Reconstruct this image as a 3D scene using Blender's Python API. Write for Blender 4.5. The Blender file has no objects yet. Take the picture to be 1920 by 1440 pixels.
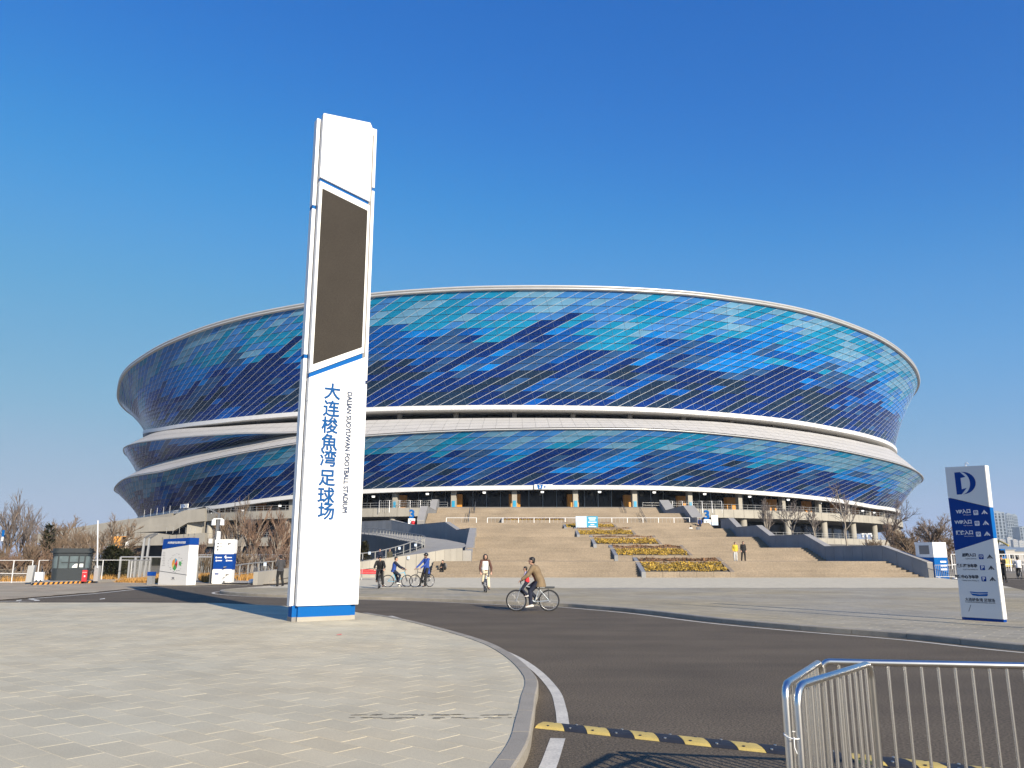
import bpy, math, random
import numpy as np
from mathutils import Vector, Matrix
random.seed(7)
rad = math.radians
S = bpy.context.scene
COL = S.collection
# ------------------------------------------------------------------ camera, sky, sun, exposure
CAM_H = 1.7
PITCH = math.atan(325 / 1500)
cam = bpy.data.objects.new('camera', bpy.data.cameras.new('camera'))
COL.objects.link(cam)
cam.location = (0, 0, CAM_H)
cam.rotation_euler = (math.pi / 2 + PITCH, 0, 0)
cam.data.sensor_width = 36
cam.data.lens = 36 * 1500 / 1920
cam.data.clip_start = 0.1
cam.data.clip_end = 9000
S.camera = cam
TO_SUN = Vector((0.53 * 0.9135, -0.848 * 0.9135, 0.4067)).normalized()   # elevation 24 degrees
w = bpy.data.worlds.new('World')
S.world = w
w.use_nodes = True
nt = w.node_tree
sky = nt.nodes.new('ShaderNodeTexSky')
sky.sky_type = 'NISHITA'
sky.sun_disc = False
sky.sun_elevation = rad(24)
sky.sun_rotation = math.atan2(TO_SUN.x, TO_SUN.y)
sky.altitude = 0
sky.air_density = 1.0
sky.dust_density = 0.25
sky.ozone_density = 3.0
bg = nt.nodes['Background']
bg.inputs['Strength'].default_value = 0.11
hs = nt.nodes.new('ShaderNodeHueSaturation'); hs.inputs['Saturation'].default_value = 1.3
nt.links.new(sky.outputs[0], hs.inputs['Color'])
# film-like response of the sky: its bright horizon rolls off as on the photograph
def vscale(src, k):
    n = nt.nodes.new('ShaderNodeVectorMath'); n.operation = 'SCALE'; n.inputs['Scale'].default_value = k
    nt.links.new(src, n.inputs[0]); return n.outputs[0]
cv = nt.nodes.new('ShaderNodeRGBCurve')
for ch, pts in ((0, ((0, 0), (0.025, 0.019), (0.053, 0.052), (0.15, 0.112), (0.36, 0.175), (1, 0.20))), (1, ((0, 0), (0.089, 0.087), (0.166, 0.166), (0.30, 0.212), (0.5, 0.238), (1, 0.25))), (2, ((0, 0), (0.215, 0.28), (0.358, 0.355), (0.5, 0.34), (1, 0.315)))):
    c_ = cv.mapping.curves[ch]
    c_.points[0].location = pts[0]; c_.points[1].location = pts[-1]
    for p_ in pts[1:-1]: c_.points.new(*p_)
cv.mapping.update()
nt.links.new(vscale(hs.outputs[0], 0.0805), cv.inputs['Color'])
nt.links.new(vscale(cv.outputs[0], 1 / 0.0805), bg.inputs['Color'])
sun = bpy.data.objects.new('sun', bpy.data.lights.new('sun', 'SUN'))
COL.objects.link(sun)
sun.data.energy = 5.0
sun.data.angle = rad(0.5)
sun.data.color = (1.0, 0.895, 0.735)
sun.rotation_euler = (-TO_SUN).to_track_quat('-Z', 'Y').to_euler()
S.view_settings.view_transform = 'Standard'
S.view_settings.look = 'None'
S.view_settings.exposure = 0.55
S.view_settings.gamma = 1
S.view_settings.use_curve_mapping = False
S.cycles.use_denoising = True

# ------------------------------------------------------------------ survey helpers: photo ray -> point of the place
def ray(px, py):
    x = (px - 960) / 1500; u = (720 - py) / 1500
    return np.array([x, math.cos(PITCH) - u * math.sin(PITCH), math.sin(PITCH) + u * math.cos(PITCH)])
def G(px, py, z=0.0):
    r = ray(px, py); t = (z - CAM_H) / r[2]
    return (r[0] * t, r[1] * t)
def AT(px, py, Y):
    r = ray(px, py); t = Y / r[1]
    return Vector((r[0] * t, Y, CAM_H + r[2] * t))

# ------------------------------------------------------------------ mesh helpers
W = {}
class MB:
    def __init__(s): s.v = []; s.f = []; s.m = []; s.sm = []
    def add(s, vs, fs, m=0, smooth=False):
        o = len(s.v); s.v.extend([tuple(p) for p in vs])
        for f in fs: s.f.append(tuple(i + o for i in f)); s.m.append(m); s.sm.append(smooth)
        return s
    def box(s, c, d, rz=0.0, m=0):
        cx, cy, cz = c; hx, hy, hz = d[0] / 2, d[1] / 2, d[2] / 2
        ca, sa = math.cos(rz), math.sin(rz); vs = []
        for z in (-hz, hz):
            for x, y in ((-hx, -hy), (hx, -hy), (hx, hy), (-hx, hy)):
                vs.append((cx + x * ca - y * sa, cy + x * sa + y * ca, cz + z))
        return s.add(vs, [(3, 2, 1, 0), (4, 5, 6, 7), (0, 1, 5, 4), (1, 2, 6, 5), (2, 3, 7, 6), (3, 0, 4, 7)], m)
    def ext(s, poly, vec, m=0):
        n = len(poly); vec = Vector(vec); a = [Vector(p) for p in poly]; b = [p + vec for p in a]
        nrm = Vector((0, 0, 0))
        for i in range(n): nrm += a[i].cross(a[(i + 1) % n])
        if nrm.dot(vec) > 0: a, b = b, a
        fs = [tuple(range(n)), tuple(range(2 * n - 1, n - 1, -1))]
        for i in range(n):
            j = (i + 1) % n; fs.append((j, i, n + i, n + j))
        return s.add(a + b, fs, m)
    def prism(s, poly, z0, z1, m=0):
        return s.ext([(x, y, z0) for x, y in poly], (0, 0, z1 - z0), m)
    def tube(s, pts, r, n=6, m=0, caps=True, smooth=True, closed=False, flat=1.0, right=None):
        pts = [Vector(p) for p in pts]; k = len(pts)
        rs = [r] * k if isinstance(r, (int, float)) else list(r)
        vs = []; prev = None
        for i, p in enumerate(pts):
            if closed: t = pts[(i + 1) % k] - pts[i - 1]
            else: t = pts[min(i + 1, k - 1)] - pts[max(i - 1, 0)]
            if t.length < 1e-9: t = Vector((0, 0, 1))
            t.normalize()
            if right is not None: a = Vector(right) - t * t.dot(Vector(right))
            elif prev is None:
                ref = Vector((0, 0, 1)) if abs(t.z) < 0.9 else Vector((1, 0, 0))
                a = ref - t * t.dot(ref)
            else: a = prev - t * t.dot(prev)
            a.normalize(); prev = a; b = t.cross(a)
            for j in range(n):
                q = 2 * math.pi * (j + 0.5) / n
                vs.append(p + a * (rs[i] * math.cos(q)) + b * (rs[i] * flat * math.sin(q)))
        fs = []
        for i in range(k if closed else k - 1):
            i2 = (i + 1) % k
            for j in range(n):
                j2 = (j + 1) % n
                fs.append((i * n + j, i * n + j2, i2 * n + j2, i2 * n + j))
        s.add(vs, fs, m, smooth)
        if caps and not closed:
            s.add(vs[:n], [tuple(range(n - 1, -1, -1))], m); s.add(vs[(k - 1) * n:], [tuple(range(n))], m)
        return s
    def sph(s, c, r, nu=10, nv=6, m=0, v0=0.0, v1=1.0):
        if isinstance(r, (int, float)): r = (r, r, r)
        vs = []
        for i in range(nv + 1):
            a = math.pi * (v0 + (v1 - v0) * i / nv)
            for j in range(nu):
                b = 2 * math.pi * j / nu
                vs.append((c[0] + r[0] * math.sin(a) * math.cos(b), c[1] + r[1] * math.sin(a) * math.sin(b), c[2] + r[2] * math.cos(a)))
        fs = []
        for i in range(nv):
            for j in range(nu):
                j2 = (j + 1) % nu
                fs.append((i * nu + j, (i + 1) * nu + j, (i + 1) * nu + j2, i * nu + j2))
        return s.add(vs, fs, m, True)
    def mesh(s, name, mats, inv=None):
        me = bpy.data.meshes.new(name)
        v = s.v
        if inv is not None: v = [tuple(inv @ Vector(p)) for p in v]
        me.from_pydata(v, [], s.f)
        for mt in (mats if isinstance(mats, (list, tuple)) else [mats]): me.materials.append(mt)
        if any(s.m): me.polygons.foreach_set('material_index', s.m)
        if any(s.sm): me.polygons.foreach_set('use_smooth', s.sm)
        me.update()
        return me
    def build(s, name, mats, parent=None, local=False):
        inv = None
        if parent is not None and not local and parent in W and W[parent] != Matrix.Identity(4): inv = W[parent].inverted()
        return put(name, s.mesh(name, mats, inv), parent)
def put(name, me, parent=None):
    o = bpy.data.objects.new(name, me); COL.objects.link(o)
    if parent is not None:
        o.parent = parent
        if parent in W: W[o] = W[parent]
    return o
def tag(o, label=None, cat=None, group=None, kind=None):
    if label: o['label'] = label
    if cat: o['category'] = cat
    if group: o['group'] = group
    if kind: o['kind'] = kind
    return o
def thing(name, label, cat, loc=(0, 0, 0), rz=0.0, group=None):
    o = bpy.data.objects.new(name, None); COL.objects.link(o)
    o.empty_display_size = 0.2
    o.location = loc; o.rotation_euler = (0, 0, rz)
    W[o] = Matrix.Translation(Vector(loc)) @ Matrix.Rotation(rz, 4, 'Z')
    return tag(o, label, cat, group)

# ------------------------------------------------------------------ materials
def mat(name, col, rough=0.6, metal=0.0, var=0.0, vscale=3.0, bump=0.0, bscale=40.0, rnd=0.0, spec=0.5, coat=0.0, fine=0.0, fscale=120.0, col2=None, emit=0.0, streak=None):
    m = bpy.data.materials.new(name); m.use_nodes = True
    t = m.node_tree; N = t.nodes; L = t.links; b = N['Principled BSDF']
    b.inputs['Roughness'].default_value = rough; b.inputs['Metallic'].default_value = metal
    b.inputs['Specular IOR Level'].default_value = spec
    if coat: b.inputs['Coat Weight'].default_value = coat; b.inputs['Coat Roughness'].default_value = 0.03
    c4 = (*col, 1.0)
    if not (var or rnd or fine or bump or streak):
        b.inputs['Base Color'].default_value = c4
    else:
        geo = N.new('ShaderNodeNewGeometry'); src = None
        def noise(scale, detail=4, vec=None):
            n = N.new('ShaderNodeTexNoise'); n.inputs['Scale'].default_value = scale; n.inputs['Detail'].default_value = detail
            L.new(vec or geo.outputs['Position'], n.inputs['Vector']); return n.outputs['Fac']
        def rng(fac, amt, lo=0.3, hi=0.7):
            r = N.new('ShaderNodeMapRange'); r.inputs['From Min'].default_value = lo; r.inputs['From Max'].default_value = hi
            r.inputs['To Min'].default_value = 1 - amt; r.inputs['To Max'].default_value = 1 + amt
            L.new(fac, r.inputs['Value']); return r.outputs['Result']
        mults = []
        if var: mults.append(rng(noise(vscale), var))
        if fine: mults.append(rng(noise(fscale, 2), fine))
        if streak:
            mp = N.new('ShaderNodeMapping'); mp.inputs['Scale'].default_value = streak[0]
            L.new(geo.outputs['Position'], mp.inputs['Vector'])
            mults.append(rng(noise(1.0, 5, mp.outputs['Vector']), streak[1]))
        if rnd:
            oi = N.new('ShaderNodeObjectInfo'); ad = N.new('ShaderNodeMath'); ad.operation = 'ADD'
            L.new(geo.outputs['Random Per Island'], ad.inputs[0]); L.new(oi.outputs['Random'], ad.inputs[1])
            fr = N.new('ShaderNodeMath'); fr.operation = 'FRACT'; L.new(ad.outputs[0], fr.inputs[0])
            mults.append(rng(fr.outputs[0], rnd, 0, 1))
        base = None
        if col2 is not None:
            mx = N.new('ShaderNodeMix'); mx.data_type = 'RGBA'
            mx.inputs['A'].default_value = c4; mx.inputs['B'].default_value = (*col2, 1)
            r = N.new('ShaderNodeMapRange'); r.inputs['From Min'].default_value = 0.35; r.inputs['From Max'].default_value = 0.65
            L.new(noise(vscale * 0.37, 3), r.inputs['Value']); L.new(r.outputs['Result'], mx.inputs['Factor'])
            base = mx.outputs['Result']
        out = None
        for f in mults:
            if out is None: out = f
            else:
                k = N.new('ShaderNodeMath'); k.operation = 'MULTIPLY'; L.new(out, k.inputs[0]); L.new(f, k.inputs[1]); out = k.outputs[0]
        if out is not None:
            vm = N.new('ShaderNodeVectorMath'); vm.operation = 'SCALE'
            vm.inputs[0].default_value = col
            if base is not None: L.new(base, vm.inputs[0])
            L.new(out, vm.inputs['Scale']); L.new(vm.outputs[0], b.inputs['Base Color'])
        elif base is not None: L.new(base, b.inputs['Base Color'])
        else: b.inputs['Base Color'].default_value = c4
        if bump:
            bp = N.new('ShaderNodeBump'); bp.inputs['Strength'].default_value = bump; bp.inputs['Distance'].default_value = 0.02
            L.new(noise(bscale, 3), bp.inputs['Height']); L.new(bp.outputs[0], b.inputs['Normal'])
    if emit:
        b.inputs['Emission Color'].default_value = c4; b.inputs['Emission Strength'].default_value = emit
    return m
def glass_mat(name, col):
    m = mat(name, col, rough=0.14, var=0.10, vscale=0.35, spec=0.16, rnd=0.08)
    t = m.node_tree; N = t.nodes; L = t.links; b = N['Principled BSDF']
    b.inputs['IOR'].default_value = 1.5
    geo = N.new('ShaderNodeNewGeometry'); n = N.new('ShaderNodeTexNoise'); n.inputs['Scale'].default_value = 0.6
    L.new(geo.outputs['Position'], n.inputs['Vector'])
    bp = N.new('ShaderNodeBump'); bp.inputs['Strength'].default_value = 0.05; bp.inputs['Distance'].default_value = 0.05
    L.new(n.outputs['Fac'], bp.inputs['Height']); L.new(bp.outputs[0], b.inputs['Normal'])
    return m
K = {}
K['asphalt'] = mat('asphalt', (0.122, 0.097, 0.066), 0.85, var=0.13, vscale=0.6, fine=0.6, fscale=42, bump=0.6, bscale=70, spec=0.3, streak=((0.12, 0.9, 1), 0.14))
K['paver'] = mat('paver', (0.55, 0.475, 0.325), 0.75, var=0.09, vscale=0.8, fine=0.10, fscale=90, rnd=0.06, col2=(0.515, 0.47, 0.345), bump=0.15, bscale=60, spec=0.3)
K['paver_grey'] = mat('paver_grey', (0.37, 0.315, 0.225), 0.75, var=0.12, vscale=0.5, fine=0.1, fscale=60, rnd=0.10, col2=(0.36, 0.29, 0.20), spec=0.3)
K['paver_plaza'] = mat('paver_plaza', (0.37, 0.31, 0.195), 0.75, var=0.12, vscale=0.35, fine=0.10, fscale=90, rnd=0.10, col2=(0.34, 0.31, 0.245), spec=0.3)
K['apron'] = mat('apron_paving', (0.30, 0.245, 0.165), 0.8, var=0.10, vscale=0.3, fine=0.12, fscale=30, col2=(0.275, 0.24, 0.18), spec=0.2, streak=((0.2, 1.4, 1), 0.10))
K['grout'] = mat('grout', (0.58, 0.515, 0.375), 0.9, var=0.1, vscale=2)
K['kerb'] = mat('kerb_stone', (0.32, 0.285, 0.225), 0.7, var=0.12, vscale=2.5, fine=0.2, fscale=110, rnd=0.06, bump=0.15)
K['paint'] = mat('road_paint', (0.60, 0.56, 0.47), 0.6, var=0.14, vscale=3, fine=0.15, fscale=40)
K['dirt'] = mat('dirt', (0.15, 0.13, 0.105), 0.95, var=0.25, vscale=0.3, col2=(0.21, 0.18, 0.135))
K['stairstone'] = mat('stair_stone', (0.265, 0.212, 0.152), 0.8, var=0.16, vscale=0.25, fine=0.14, fscale=9, rnd=0.03, streak=((0.25, 1.2, 1.5), 0.08))
K['cladding'] = mat('stone_cladding', (0.245, 0.25, 0.255), 0.55, var=0.08, vscale=0.8, rnd=0.05, streak=((1.2, 1.2, 0.2), 0.06))
K['cap'] = mat('coping_stone', (0.33, 0.315, 0.29), 0.6, var=0.06, vscale=0.8)
K['concrete'] = mat('concrete', (0.36, 0.335, 0.285), 0.75, var=0.07, vscale=0.5, rnd=0.04, streak=((1.0, 1.0, 0.15), 0.06))
K['concrete_dk'] = mat('concrete_shaded', (0.16, 0.155, 0.15), 0.8, var=0.1, vscale=0.4)  # darker concrete copy, shade under bowls and decks put into its colour
K['ribbon'] = mat('ribbon_cladding', (0.47, 0.455, 0.435), 0.5, var=0.04, vscale=0.3, rnd=0.015)
K['whitemetal'] = mat('white_metal', (0.70, 0.70, 0.70), 0.4, var=0.03, vscale=1)
K['silver'] = mat('silver_trim', (0.55, 0.55, 0.54), 0.35, metal=0.3, var=0.04, vscale=0.5)
K['fin'] = mat('fin_aluminium', (0.56, 0.59, 0.62), 0.4, metal=0.1)
K['mullion'] = mat('mullion_grey', (0.20, 0.26, 0.33), 0.4, metal=0.3)
K['glazingbar'] = mat('glazing_bar_blue', (0.13, 0.19, 0.28), 0.4, metal=0.1)
K['dark'] = mat('interior_shade', (0.012, 0.012, 0.014), 0.6, var=0.3, vscale=0.2)  # near-black stands for the shade inside recesses and openings
K['darkglass'] = mat('dark_glazing', (0.008, 0.009, 0.011), 0.1, var=0.4, vscale=0.15, spec=0.25)
K['orange'] = mat('orange_panel', (0.62, 0.27, 0.035), 0.5, var=0.08, vscale=1)
K['white'] = mat('white_panel', (0.80, 0.80, 0.78), 0.35, var=0.02, vscale=0.7, spec=0.4, streak=((4.0, 4.0, 0.25), 0.03))
K['boardshade'] = mat('board_shaded_white', (0.60, 0.59, 0.565), 0.35, var=0.015, vscale=1)  # white board face greyed, its weaker sunlight put into the colour
K['railwhite'] = mat('white_rail_panel', (0.80, 0.80, 0.79), 0.4, var=0.02, vscale=1)
K['signgrey'] = mat('sign_light_grey', (0.74, 0.74, 0.71), 0.3, var=0.015, vscale=1)
K['blue'] = mat('sign_blue', (0.004, 0.05, 0.26), 0.6, spec=0.15)
K['blue2'] = mat('bright_blue', (0.003, 0.105, 0.36), 0.7, spec=0.12)
K['letterblue'] = mat('lettering_blue', (0.012, 0.085, 0.26), 0.7, spec=0.08)
K['ink'] = mat('dark_ink', (0.03, 0.035, 0.05), 0.5)
K['ink2'] = mat('slate_ink', (0.035, 0.06, 0.13), 0.7, spec=0.1)
K['screen'] = mat('led_screen', (0.048, 0.042, 0.036), 0.85, spec=0.10, var=0.06, vscale=1.2, fine=0.25, fscale=60)
K['gap'] = mat('shadow_gap_grey', (0.22, 0.21, 0.20), 0.6)
K['steel'] = mat('stainless_steel', (0.72, 0.70, 0.66), 0.3, metal=1.0, var=0.06, vscale=6)
K['steelbar'] = mat('steel_bar', (0.74, 0.72, 0.68), 0.26, metal=0.9)
K['ramprail'] = mat('ramp_rail_grey', (0.30, 0.30, 0.29), 0.5, metal=0.2)
K['rail'] = mat('galvanised_rail', (0.48, 0.48, 0.47), 0.4, metal=0.4)
K['darkmetal'] = mat('dark_grey_metal', (0.07, 0.075, 0.08), 0.4, metal=0.3)
K['polegrey'] = mat('pole_grey', (0.13, 0.135, 0.145), 0.45)
K['booth'] = mat('booth_grey', (0.024, 0.031, 0.036), 0.3, var=0.05)
K['boothglass'] = mat('booth_glass', (0.10, 0.13, 0.14), 0.06, var=0.3, vscale=1.5)
K['red'] = mat('red_paint', (0.55, 0.02, 0.03), 0.4)
K['yellow'] = mat('worn_yellow', (0.58, 0.43, 0.12), 0.6, var=0.14, vscale=7, fine=0.15)
K['black'] = mat('black_rubber', (0.022, 0.024, 0.03), 0.65, var=0.2, vscale=8)
K['orangestripe'] = mat('orange_stripe', (0.75, 0.33, 0.06), 0.5)
K['bark'] = mat('bark', (0.16, 0.115, 0.08), 0.9, var=0.2, vscale=2)
K['barkpale'] = mat('bark_pale', (0.30, 0.26, 0.215), 0.9, var=0.15, vscale=2)
K['twig'] = mat('twig_brown', (0.215, 0.155, 0.105), 0.9, rnd=0.3)
K['twigred'] = mat('twig_reddish', (0.225, 0.145, 0.10), 0.9, rnd=0.3)
K['twiggrey'] = mat('twig_grey', (0.19, 0.16, 0.145), 0.9, rnd=0.25)
K['evergreen'] = mat('evergreen_needles', (0.055, 0.062, 0.028), 0.8, rnd=0.5)
K['evergreen2'] = mat('olive_needles', (0.075, 0.07, 0.03), 0.8, rnd=0.5)
K['golden'] = mat('golden_hedge', (0.42, 0.275, 0.045), 0.85, rnd=0.45, var=0.35, vscale=0.9)
K['brownleaf'] = mat('brown_hedge', (0.22, 0.12, 0.06), 0.85, rnd=0.4, var=0.3, vscale=0.9)
K['dryg'] = mat('dry_grass', (0.42, 0.225, 0.06), 0.9, rnd=0.35, var=0.25, vscale=1)
K['skin'] = mat('skin', (0.50, 0.29, 0.20), 0.55)
K['hair'] = mat('black_hair', (0.012, 0.010, 0.009), 0.5)
K['helmet'] = mat('black_helmet', (0.015, 0.015, 0.017), 0.25)
def cloth(name, col): 
    K[name] = mat('cloth_' + name, col, 0.85, var=0.12, vscale=6)
for n_, c_ in dict(tan=(0.20, 0.142, 0.08), navy=(0.012, 0.016, 0.035), blackc=(0.012, 0.012, 0.013), blue_j=(0.02, 0.06, 0.28), white_j=(0.75, 0.73, 0.70), cream=(0.66, 0.56, 0.40), brown=(0.10, 0.045, 0.03), red_j=(0.62, 0.03, 0.04), pink=(0.62, 0.50, 0.60), grey_j=(0.16, 0.16, 0.165), yellow_j=(0.62, 0.45, 0.05), pale=(0.55, 0.55, 0.53), darkgrey=(0.045, 0.045, 0.05), olive=(0.06, 0.055, 0.035), shoe=(0.68, 0.66, 0.62), tanskin=(0.45, 0.27, 0.19)).items(): cloth(n_, c_)
K['tyre'] = mat('tyre', (0.02, 0.02, 0.022), 0.7)
K['rim'] = mat('wheel_rim', (0.55, 0.55, 0.56), 0.3, metal=0.6)
K['bikegrey'] = mat('bike_frame_grey', (0.42, 0.47, 0.52), 0.3, metal=0.3)
K['bikeblue'] = mat('bike_frame_blue', (0.10, 0.42, 0.62), 0.3)
K['bikeblack'] = mat('bike_frame_black', (0.02, 0.02, 0.022), 0.3)
K['lampwhite'] = mat('lit_lamp', (1.0, 0.96, 0.9), 0.4, emit=1.2)
K['cyan'] = mat('poster_cyan', (0.02, 0.30, 0.50), 0.5)
K['paleblue'] = mat('poster_pale_blue', (0.50, 0.62, 0.78), 0.5, var=0.2, vscale=1.5)
K['tower1'] = mat('tower_glass', (0.20, 0.24, 0.28), 0.35, var=0.2, vscale=0.05)
K['tower2'] = mat('tower_pale', (0.42, 0.40, 0.37), 0.7, var=0.1, vscale=0.05)
GLS = {n: glass_mat('glass_' + n, c) for n, c in dict(
    slate_dark=(0.010, 0.028, 0.066), navy=(0.002, 0.026, 0.16), indigo=(0.003, 0.022, 0.125), royal=(0.002, 0.078, 0.345),
    slate_blue=(0.020, 0.078, 0.22), bright=(0.004, 0.17, 0.55), teal=(0.008, 0.225, 0.44), sky=(0.042, 0.195, 0.52), pale=(0.125, 0.31, 0.50)).items()}
GNAMES = list(GLS); GMATS = [GLS[n] for n in GNAMES]

def text(body, size, mtl, parent, origin, xdir, ydir, align='CENTER', bold=0.0, depth=0.004, name='lettering', sx=1.0):
    cu = bpy.data.curves.new(name, 'FONT'); cu.body = body; cu.size = size; cu.align_x = align; cu.align_y = 'CENTER'
    cu.extrude = depth; cu.offset = bold; cu.resolution_u = 3
    cu.materials.append(mtl)
    o = bpy.data.objects.new(name, cu); COL.objects.link(o)
    x = Vector(xdir).normalized(); y = Vector(ydir).normalized(); z = x.cross(y)
    Mx = Matrix.Identity(4)
    for i in range(3): Mx[i][0] = x[i] * sx; Mx[i][1] = y[i]; Mx[i][2] = z[i]; Mx[i][3] = Vector(origin)[i]
    if parent is not None:
        o.parent = parent; o.matrix_basis = W[parent].inverted() @ Mx
    else: o.matrix_basis = Mx
    return o
# ================================================================== STADIUM
CX, CY = 2.0, 276.0
NG = 1440
TH = np.linspace(-math.pi, math.pi, NG, endpoint=False)
def cyl(px, py, r):
    d = ray(px, py); o = np.array([0 - CX, 0 - CY])
    a = d[0] ** 2 + d[1] ** 2; b = 2 * (o[0] * d[0] + o[1] * d[1]); c = o @ o - r * r
    D = b * b - 4 * a * c
    t = (-b - math.sqrt(D)) / (2 * a) if D > 0 else -b / (2 * a)
    x, y = d[0] * t, d[1] * t
    return math.atan2(x - CX, CY - y), CAM_H + d[2] * t
def curve(pts, r, sig=0.03, endl=None, endr=None):
    q = sorted(cyl(px, py, rr if rr else r) for px, py, rr in [(p + (None,))[:3] if len(p) == 2 else p for p in pts])
    th = [a for a, _ in q]; z = [b for _, b in q]
    zl = z[0] if endl is None else endl; zr = z[-1] if endr is None else endr
    zm = (zl + zr) / 2
    th = [-math.pi, th[0] - 0.9, th[0] - 0.25] + th + [th[-1] + 0.25, th[-1] + 0.9, math.pi]
    z = [zm, zl, z[0] * 0.7 + zl * 0.3] + z + [z[-1] * 0.7 + zr * 0.3, zr, zm]
    g = np.interp(TH, th, z)
    n = int(3 * sig / (2 * math.pi / NG)); ker = np.exp(-0.5 * (np.arange(-n, n + 1) * (2 * math.pi / NG) / sig) ** 2); ker /= ker.sum()
    g = np.convolve(np.concatenate([g[-n:], g, g[:n]]), ker, 'valid')
    g2 = np.concatenate([g, g[:1]]); th2 = np.concatenate([TH, [math.pi]])
    return lambda a: float(np.interp((a + math.pi) % (2 * math.pi) - math.pi, th2, g2))
R_A, R_B, R_D, R_E, R_R, R_C, R_L = 125.5, 118.0, 124.0, 117.3, 118.6, 122.8, 118.9
zA = curve([(222,735),(226,715),(240,690),(270,667),(300,648),(340,630),(400,607),(480,586),(577,568),(700,549),(780,543),(860,538),(940,536),(1000,535.5),(1080,536),(1160,538),(1230,542),(1300,547),(1370,556),(1445,567),(1500,578),(1550,592),(1600,610),(1640,627),(1680,652),(1700,670),(1715,690),(1720,705)], R_A)
zB = curve([(262,808),(304,802),(400,788),(480,779),(564,772),(690,764),(850,760.5),(1000,760),(1100,761.5),(1220,764.5),(1333,772),(1467,785),(1567,802),(1633,817),(1670,832)], R_B)
zD = curve([(217,912),(235,895),(304,883),(408,857),(564,828),(685,815),(840,806),(1000,802),(1220,802),(1333,810),(1467,825),(1567,841),(1633,855),(1700,873),(1727,890)], R_D)
zE = curve([(246,972),(304,961),(408,947.5),(557,927),(688,917),(840,912),(1000,910),(1220,910.6),(1333,915),(1467,924),(1567,935),(1633,947),(1688,958)], R_E)
zR = curve([(245,822),(304,807),(408,800),(564,791),(685,787.6),(840,784),(1000,783),(1220,786),(1333,789),(1467,803),(1567,818),(1633,832),(1672,842),(1700,856,120.5)], R_R)
zC0 = curve([(222,840),(235,837),(304,823),(408,814),(564,807)], R_C)
zL0 = curve([(252,887),(304,866),(408,842),(564,812)], R_L)
TH_M0, TH_M1 = -0.52, -0.27
def wt(a):   # 1 where the left middle tier has opened, 0 where the two ribbons are one
    t = (TH_M1 - a) / (TH_M1 - TH_M0); t = min(max(t, 0), 1)
    return t * t * (3 - 2 * t)
def zMid(a): return zD(a) * 0.5 + zR(a) * 0.5
def zC(a): k = wt(a); return zMid(a) * (1 - k) + max(zC0(a), zMid(a) * 0 + zC0(a)) * k
def zL(a): k = wt(a); return zMid(a) * (1 - k) + min(zL0(a), zC(a)) * k
def rC(a): k = wt(a); return 121.3 * (1 - k) + R_C * k
def rL(a): k = wt(a); return 121.3 * (1 - k) + R_L * k
def P(a, r, z): return (CX + r * math.sin(a), CY - r * math.cos(a), z)
def rings(mb, fns, a0, a1, n, m=0, smooth=True, gap=None):
    """surface between successive (theta)->(r,z) curves"""
    vs = []; k = len(fns)
    for i in range(n + 1):
        a = a0 + (a1 - a0) * i / n
        for f in fns: vs.append(P(a, *f(a)))
    fs = []
    for i in range(n):
        for j in range(k - 1):
            fs.append((i * k + j, (i + 1) * k + j, (i + 1) * k + j + 1, i * k + j + 1))
    mb.add(vs, fs, m, smooth)
    return mb
stad = thing('stadium', 'round football stadium clad in mosaic blue glass with white ribbon bands', 'stadium', (CX, CY, 0))
PI = math.pi
# dark core, rear shell and roof
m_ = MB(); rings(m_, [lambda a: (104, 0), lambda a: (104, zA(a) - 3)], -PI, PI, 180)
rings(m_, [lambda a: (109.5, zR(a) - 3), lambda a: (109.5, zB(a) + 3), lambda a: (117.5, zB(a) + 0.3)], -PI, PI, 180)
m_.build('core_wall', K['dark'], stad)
m_ = MB(); rings(m_, [lambda a: (R_A - 0.4, zA(a) - 0.4), lambda a: (112, zA(a) - 2.2), lambda a: (70, zA(a) - 6)], -PI, PI, 180)
m_.build('roof', K['whitemetal'], stad)
m_ = MB()
for (f0_, f1_, ex_, to_) in ((lambda a: (R_B, zB(a)), lambda a: (R_A, zA(a)), 1.45, 0.95), (lambda a: (R_E, zE(a)), lambda a: (R_D, zD(a)), 1.3, 0.42), (lambda a: (rL(a), zL(a)), lambda a: (rC(a), zC(a)), 1.2, 0.3)):
    rings(m_, [(lambda a, v=v: (f0_(a)[0] + (f1_(a)[0] - f0_(a)[0]) * v ** ex_ - 0.16, f0_(a)[1] + 0.05 + (f1_(a)[1] - to_ - f0_(a)[1] - 0.05) * v)) for v in np.linspace(0, 1, 13)], -PI, PI, 300)
m_.build('facade_backing', K['mullion'], stad)
# trims
m_ = MB()
rings(m_, [lambda a: (R_A - 0.25, zA(a) - 1.0), lambda a: (R_A + 0.45, zA(a) - 0.95), lambda a: (R_A + 0.6, zA(a) - 0.62), lambda a: (R_A + 0.3, zA(a) - 0.55)], -PI, PI, 360)
rings(m_, [lambda a: (R_A + 0.3, zA(a) - 0.50), lambda a: (R_A + 0.62, zA(a) - 0.42), lambda a: (R_A + 0.6, zA(a) - 0.1), lambda a: (R_A + 0.1, zA(a) + 0.05), lambda a: (R_A - 0.9, zA(a))], -PI, PI, 360)
m_.build('roof_rim', K['silver'], stad)
m_ = MB(); rings(m_, [lambda a: (R_B - 8, zB(a) - 0.5), lambda a: (R_B - 0.4, zB(a) - 1.0), lambda a: (R_B + 0.35, zB(a) - 0.9), lambda a: (R_B + 0.45, zB(a) - 0.05), lambda a: (R_B - 0.2, zB(a) + 0.05)], -PI, PI, 360, smooth=False)
m_.build('upper_trim', K['whitemetal'], stad)
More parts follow.
